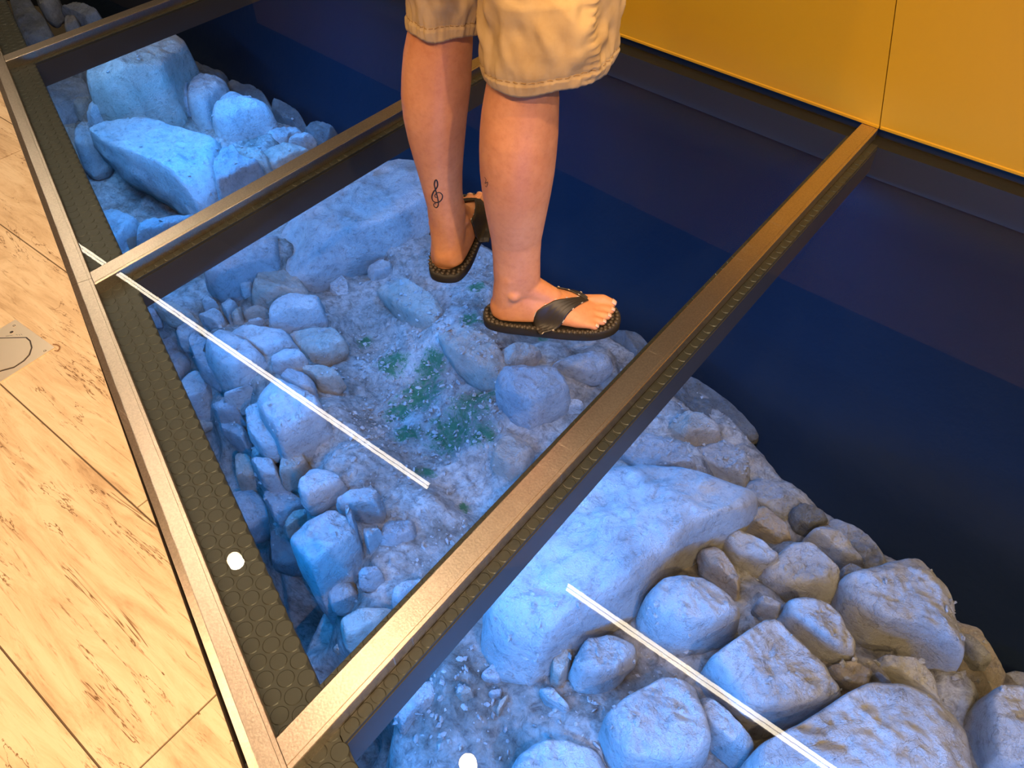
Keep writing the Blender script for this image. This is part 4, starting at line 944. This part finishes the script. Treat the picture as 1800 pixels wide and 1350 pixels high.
# shorts: two wide cotton legs with a folded, stitched hem, joined at the hips
def trouser(rows, P0, top, topr, seed, seam=None, asp=.95, fr=.0065):
    rings = []
    for (y, xl, xr, tiltp) in rows:
        c = on_plane((xl+xr)/2, y, P0, hd); e = on_plane(xr, y, P0, hd); rings.append((c, (e-c).length, tiltp))
    c0, r0, _ = rings[-1]; nseg = 150; V = []; F = []
    R2 = []
    for i in range(len(rings)-1):
        m_ = max(2, int((rings[i+1][0]-rings[i][0]).length/.0035))
        for k in range(m_): t = k/m_; R2.append((rings[i][0].lerp(rings[i+1][0], t), rings[i][1]*(1-t)+rings[i+1][1]*t, rings[i][2]*(1-t)+rings[i+1][2]*t))
    for k in range(45):
        t = k/44; R2.append((c0.lerp(top, t), r0*(1-t)+topr*t, rings[-1][2]*(1-t)))
    hemz = R2[0][0].z
    for i, (c, r, tp) in enumerate(R2):
        d = (c-R2[0][0]).length
        for k in range(nseg):
            a = 2*PI*k/nseg; ca, sa = math.cos(a), math.sin(a)
            q3 = Vector((ca*1.3, sa*1.3, d*7+seed))
            fold = noise.fractal(q3*1.1, 1, 2, 3)*.012+(.45-abs(noise.noise(Vector((ca*1.5+d*7, sa*1.5-d*3, d*9+seed*3)))))*.016+noise.noise(Vector((ca*5+d*12, sa*5, d*26+seed)))*.0035
            puck = noise.noise(Vector((ca*22, sa*22, d*5+seed)))*.0050*math.exp(-((d-.020)/.022)**2)
            hem = .0022 if d < .020 else (-.0012 if d < .024 else 0)
            g = 0
            if seam is not None:
                dd_ = ((a-seam+PI) % (2*PI)-PI)*r
                g = math.exp(-(dd_/.009)**2)*(.0026*math.sin(d*520)+.0015)+math.exp(-((abs(dd_)-.02)/.012)**2)*.0022*math.sin(d*150+2*math.sin(a*3))
            rr = r+fold*(.35+min(1, d/.06))+puck+hem+g
            zz = -tp*ca*r+.003*math.sin(a*5+seed)*max(0, 1-d/.03)
            V.append(c+sd*rr*ca+hd*rr*asp*sa+Vector((0, 0, zz)))
    for i in range(len(R2)-1):
        for k in range(nseg): F.append([i*nseg+k, i*nseg+(k+1) % nseg, (i+1)*nseg+(k+1) % nseg, (i+1)*nseg+k])
    ln_ = []
    row = next(i for i, q in enumerate(R2) if (q[0]-R2[0][0]).length > .0215)
    for k in range(0, nseg, 1):
        if k % 3 == 2: continue
        p, q = V[row*nseg+k], V[row*nseg+(k+1) % nseg]; o_ = (p-R2[row][0]).normalized()*.0008
        ln_.append(tube([p+o_, q+o_], .0007, 5))
    return (V, F), join(ln_)
PR_ = ringsR[-4][0].copy(); PL_ = ringsL[-3][0].copy()
tR_, stR = trouser([(118, 857, 1073, -.14), (90, 853, 1080, -.13), (50, 847, 1085, -.12), (10, 841, 1089, -.08), (-30, 836, 1091, -.05)], PR_+hd*.0, hipR+Vector((0, 0, -.02)), .118, 2.3, seam=-.98, asp=.88)
tL_, stL = trouser([(44, 717, 848, 0.0), (20, 714, 852, 0.0), (-5, 711, 858, 0.0), (-35, 706, 866, 0.0)], PL_, hipL+Vector((0, 0, -.02)), .112, 7.1, asp=1.0)
hipsec = toploft([(K(0,0,.80), .175, .135), (K(0,0,.86), .19, .14), (K(0,0,.93), .182, .132), (K(0,0,1.0), .170, .120), (K(0,0,1.03), .166, .116)], 64)
V, F = join([tR_, tL_, hipsec]); sh = obj('shorts', V, F, KHAKI, pr, smooth=True); sh['label'] = 'wrinkled khaki shorts with gathered stitched hems'
so_ = sh.modifiers.new('t', 'SOLIDIFY'); so_.thickness = .0022; so_.offset = -1
V, F = join([stR, stL]); obj('hem_stitching', V, F, THREAD, sh)['kind'] = 'stuff'
V, F = join([toploft([(K(0,0,.99), .178, .128), (K(0,0,1.1), .168, .12), (K(0,0,1.25), .180, .122), (K(0,0,1.36), .188, .112), (K(0,0,1.425), .148, .085), (K(0,.01,1.455), .085, .07)], 48)]+[capsule(K(.165*q,0,1.385), K(.19*q,.015,1.22), .062, .060, 24, 6) for q in (-1, 1)])
obj('shirt', V, F, SHIRT, pr, smooth=True)
V, F = ellipsoid(headc-hd*.012+up*.018, (.084, .094, .105), 32, 20); F = [f for f in F if sum(Vector(V[i]).z for i in f)/4 > headc.z+.03 or (sum((Vector(V[i])-headc).dot(hd) for i in f)/4 < .0 and sum(Vector(V[i]).z for i in f)/4 > headc.z-.06)]
obj('hair', V, F, HAIR, pr, smooth=True)
for q in (-1, 1):
    V, F = ellipsoid(headc+hd*.082+sd*.030*q+up*.012, (.011, .011, .008)); obj('eye', V, F, mat('eye_white', (.7, .68, .65), .3), pr, smooth=True)
V, F = tube([headc+hd*.088-up*.052+sd*.022, headc+hd*.096-up*.050, headc+hd*.088-up*.052-sd*.022], [.003, .006, .003], 8); obj('mouth', V, F, mat('lips', (.45, .16, .12), .5), pr, smooth=True)
#BOX
# ------------------------------------------------------------------ steel floor socket box in the tiles
fb = empty('floor_box', at(20, 610, 0), 'square stainless floor box with D-shaped lid set in the tiles, left frame edge', 'floor box')
FBM = mat('satin_steel', (.95, .84, .68), .42, 1)
c1 = at(28, 563); c2 = at(97, 612)
cx_, cy_ = c2.x, c1.y; S_ = abs(c1.y-c2.y)
def pl(z0, z1, pts): return prism(pts, z0, z1)
e1 = (c2-c1); e1.z = 0; side_ = e1.length; e1.normalize(); e2 = Vector((e1.y, -e1.x, 0))
if e2.y > 0: e2 = -e2
Q = lambda a, b: (c1.x+e1.x*a+e2.x*b, c1.y+e1.y*a+e2.y*b)
V, F = prism([Q(0, 0), Q(side_, 0), Q(side_, side_*1.35), Q(0, side_*1.35)], -.01, .0022); obj('cover_plate', V, F, FBM, fb)
dpx = [(-40, 596), (48, 594), (55, 600), (58, 612), (54, 625), (44, 636), (26, 648), (4, 654), (-40, 668)]
D_ = [at(a, b, 0) for a, b in dpx]; DD = [Vector((p.x, p.y)) for p in D_]
cc = sum(DD, Vector((0, 0)))/len(DD)
V, F = prism([tuple(cc+(p-cc)*1.0) for p in DD], .0021, .0026); obj('lid_gap', V, F, mat('dark_gap', (.03, .02, .015), .6), fb)
V, F = prism([tuple(cc+(p-cc)*.93) for p in DD], .0022, .0036); obj('lid', V, F, FBM, fb)
for (a, b, rr, nm) in ((25, 572.5, .0036, 'screw'), (79, 617, .0036, 'screw'), (20.5, 584, .0046, 'key_socket')):
    c_ = at(a, b, .0024); n_ = 20
    V, F = prism([(c_.x+rr*math.cos(2*PI*k/n_), c_.y+rr*math.sin(2*PI*k/n_)) for k in range(n_)], .0020, .0027); sc_ = obj(nm, V, F, FBM, fb)
    V, F = prism([(c_.x+rr*.8*math.cos(2*PI*k/n_), c_.y+rr*.8*math.sin(2*PI*k/n_)) for k in range(n_)], .0024, .0029); obj('recess', V, F, bpy.data.materials['dark_gap'], sc_)
    if nm == 'screw': V, F = prism([(c_.x+rr*.5*math.cos(2*PI*k/6), c_.y+rr*.5*math.sin(2*PI*k/6)) for k in range(6)], .0026, .0031); obj('drive', V, F, FBM, sc_)
for (a, b, a2, b2) in ((10, 591, 22, 589),(28, 588, 31, 589), (33, 587.5, 35, 589.5), (36.5, 587, 39, 589)):   # faint worn engraving
    p, q = at(a, b, .0024), at(a2, b2, .0024); V, F = tube([p, q], .0003, 5); obj('engraving', V, F, bpy.data.materials['dark_gap'], fb)
hk = [at(a, b, .003) for a, b in ((97, 610), (89, 606), (93, 605), (100, 605.5), (105, 609), (104, 614), (101, 617), (96, 616))]
V, F = tube(hk[2:], .0011, 8); tag(obj('wire_hook', V, F, mat('brown_wire', (.25, .12, .05), .5), None), 'small curved wire at the corner of the floor box', 'wire')
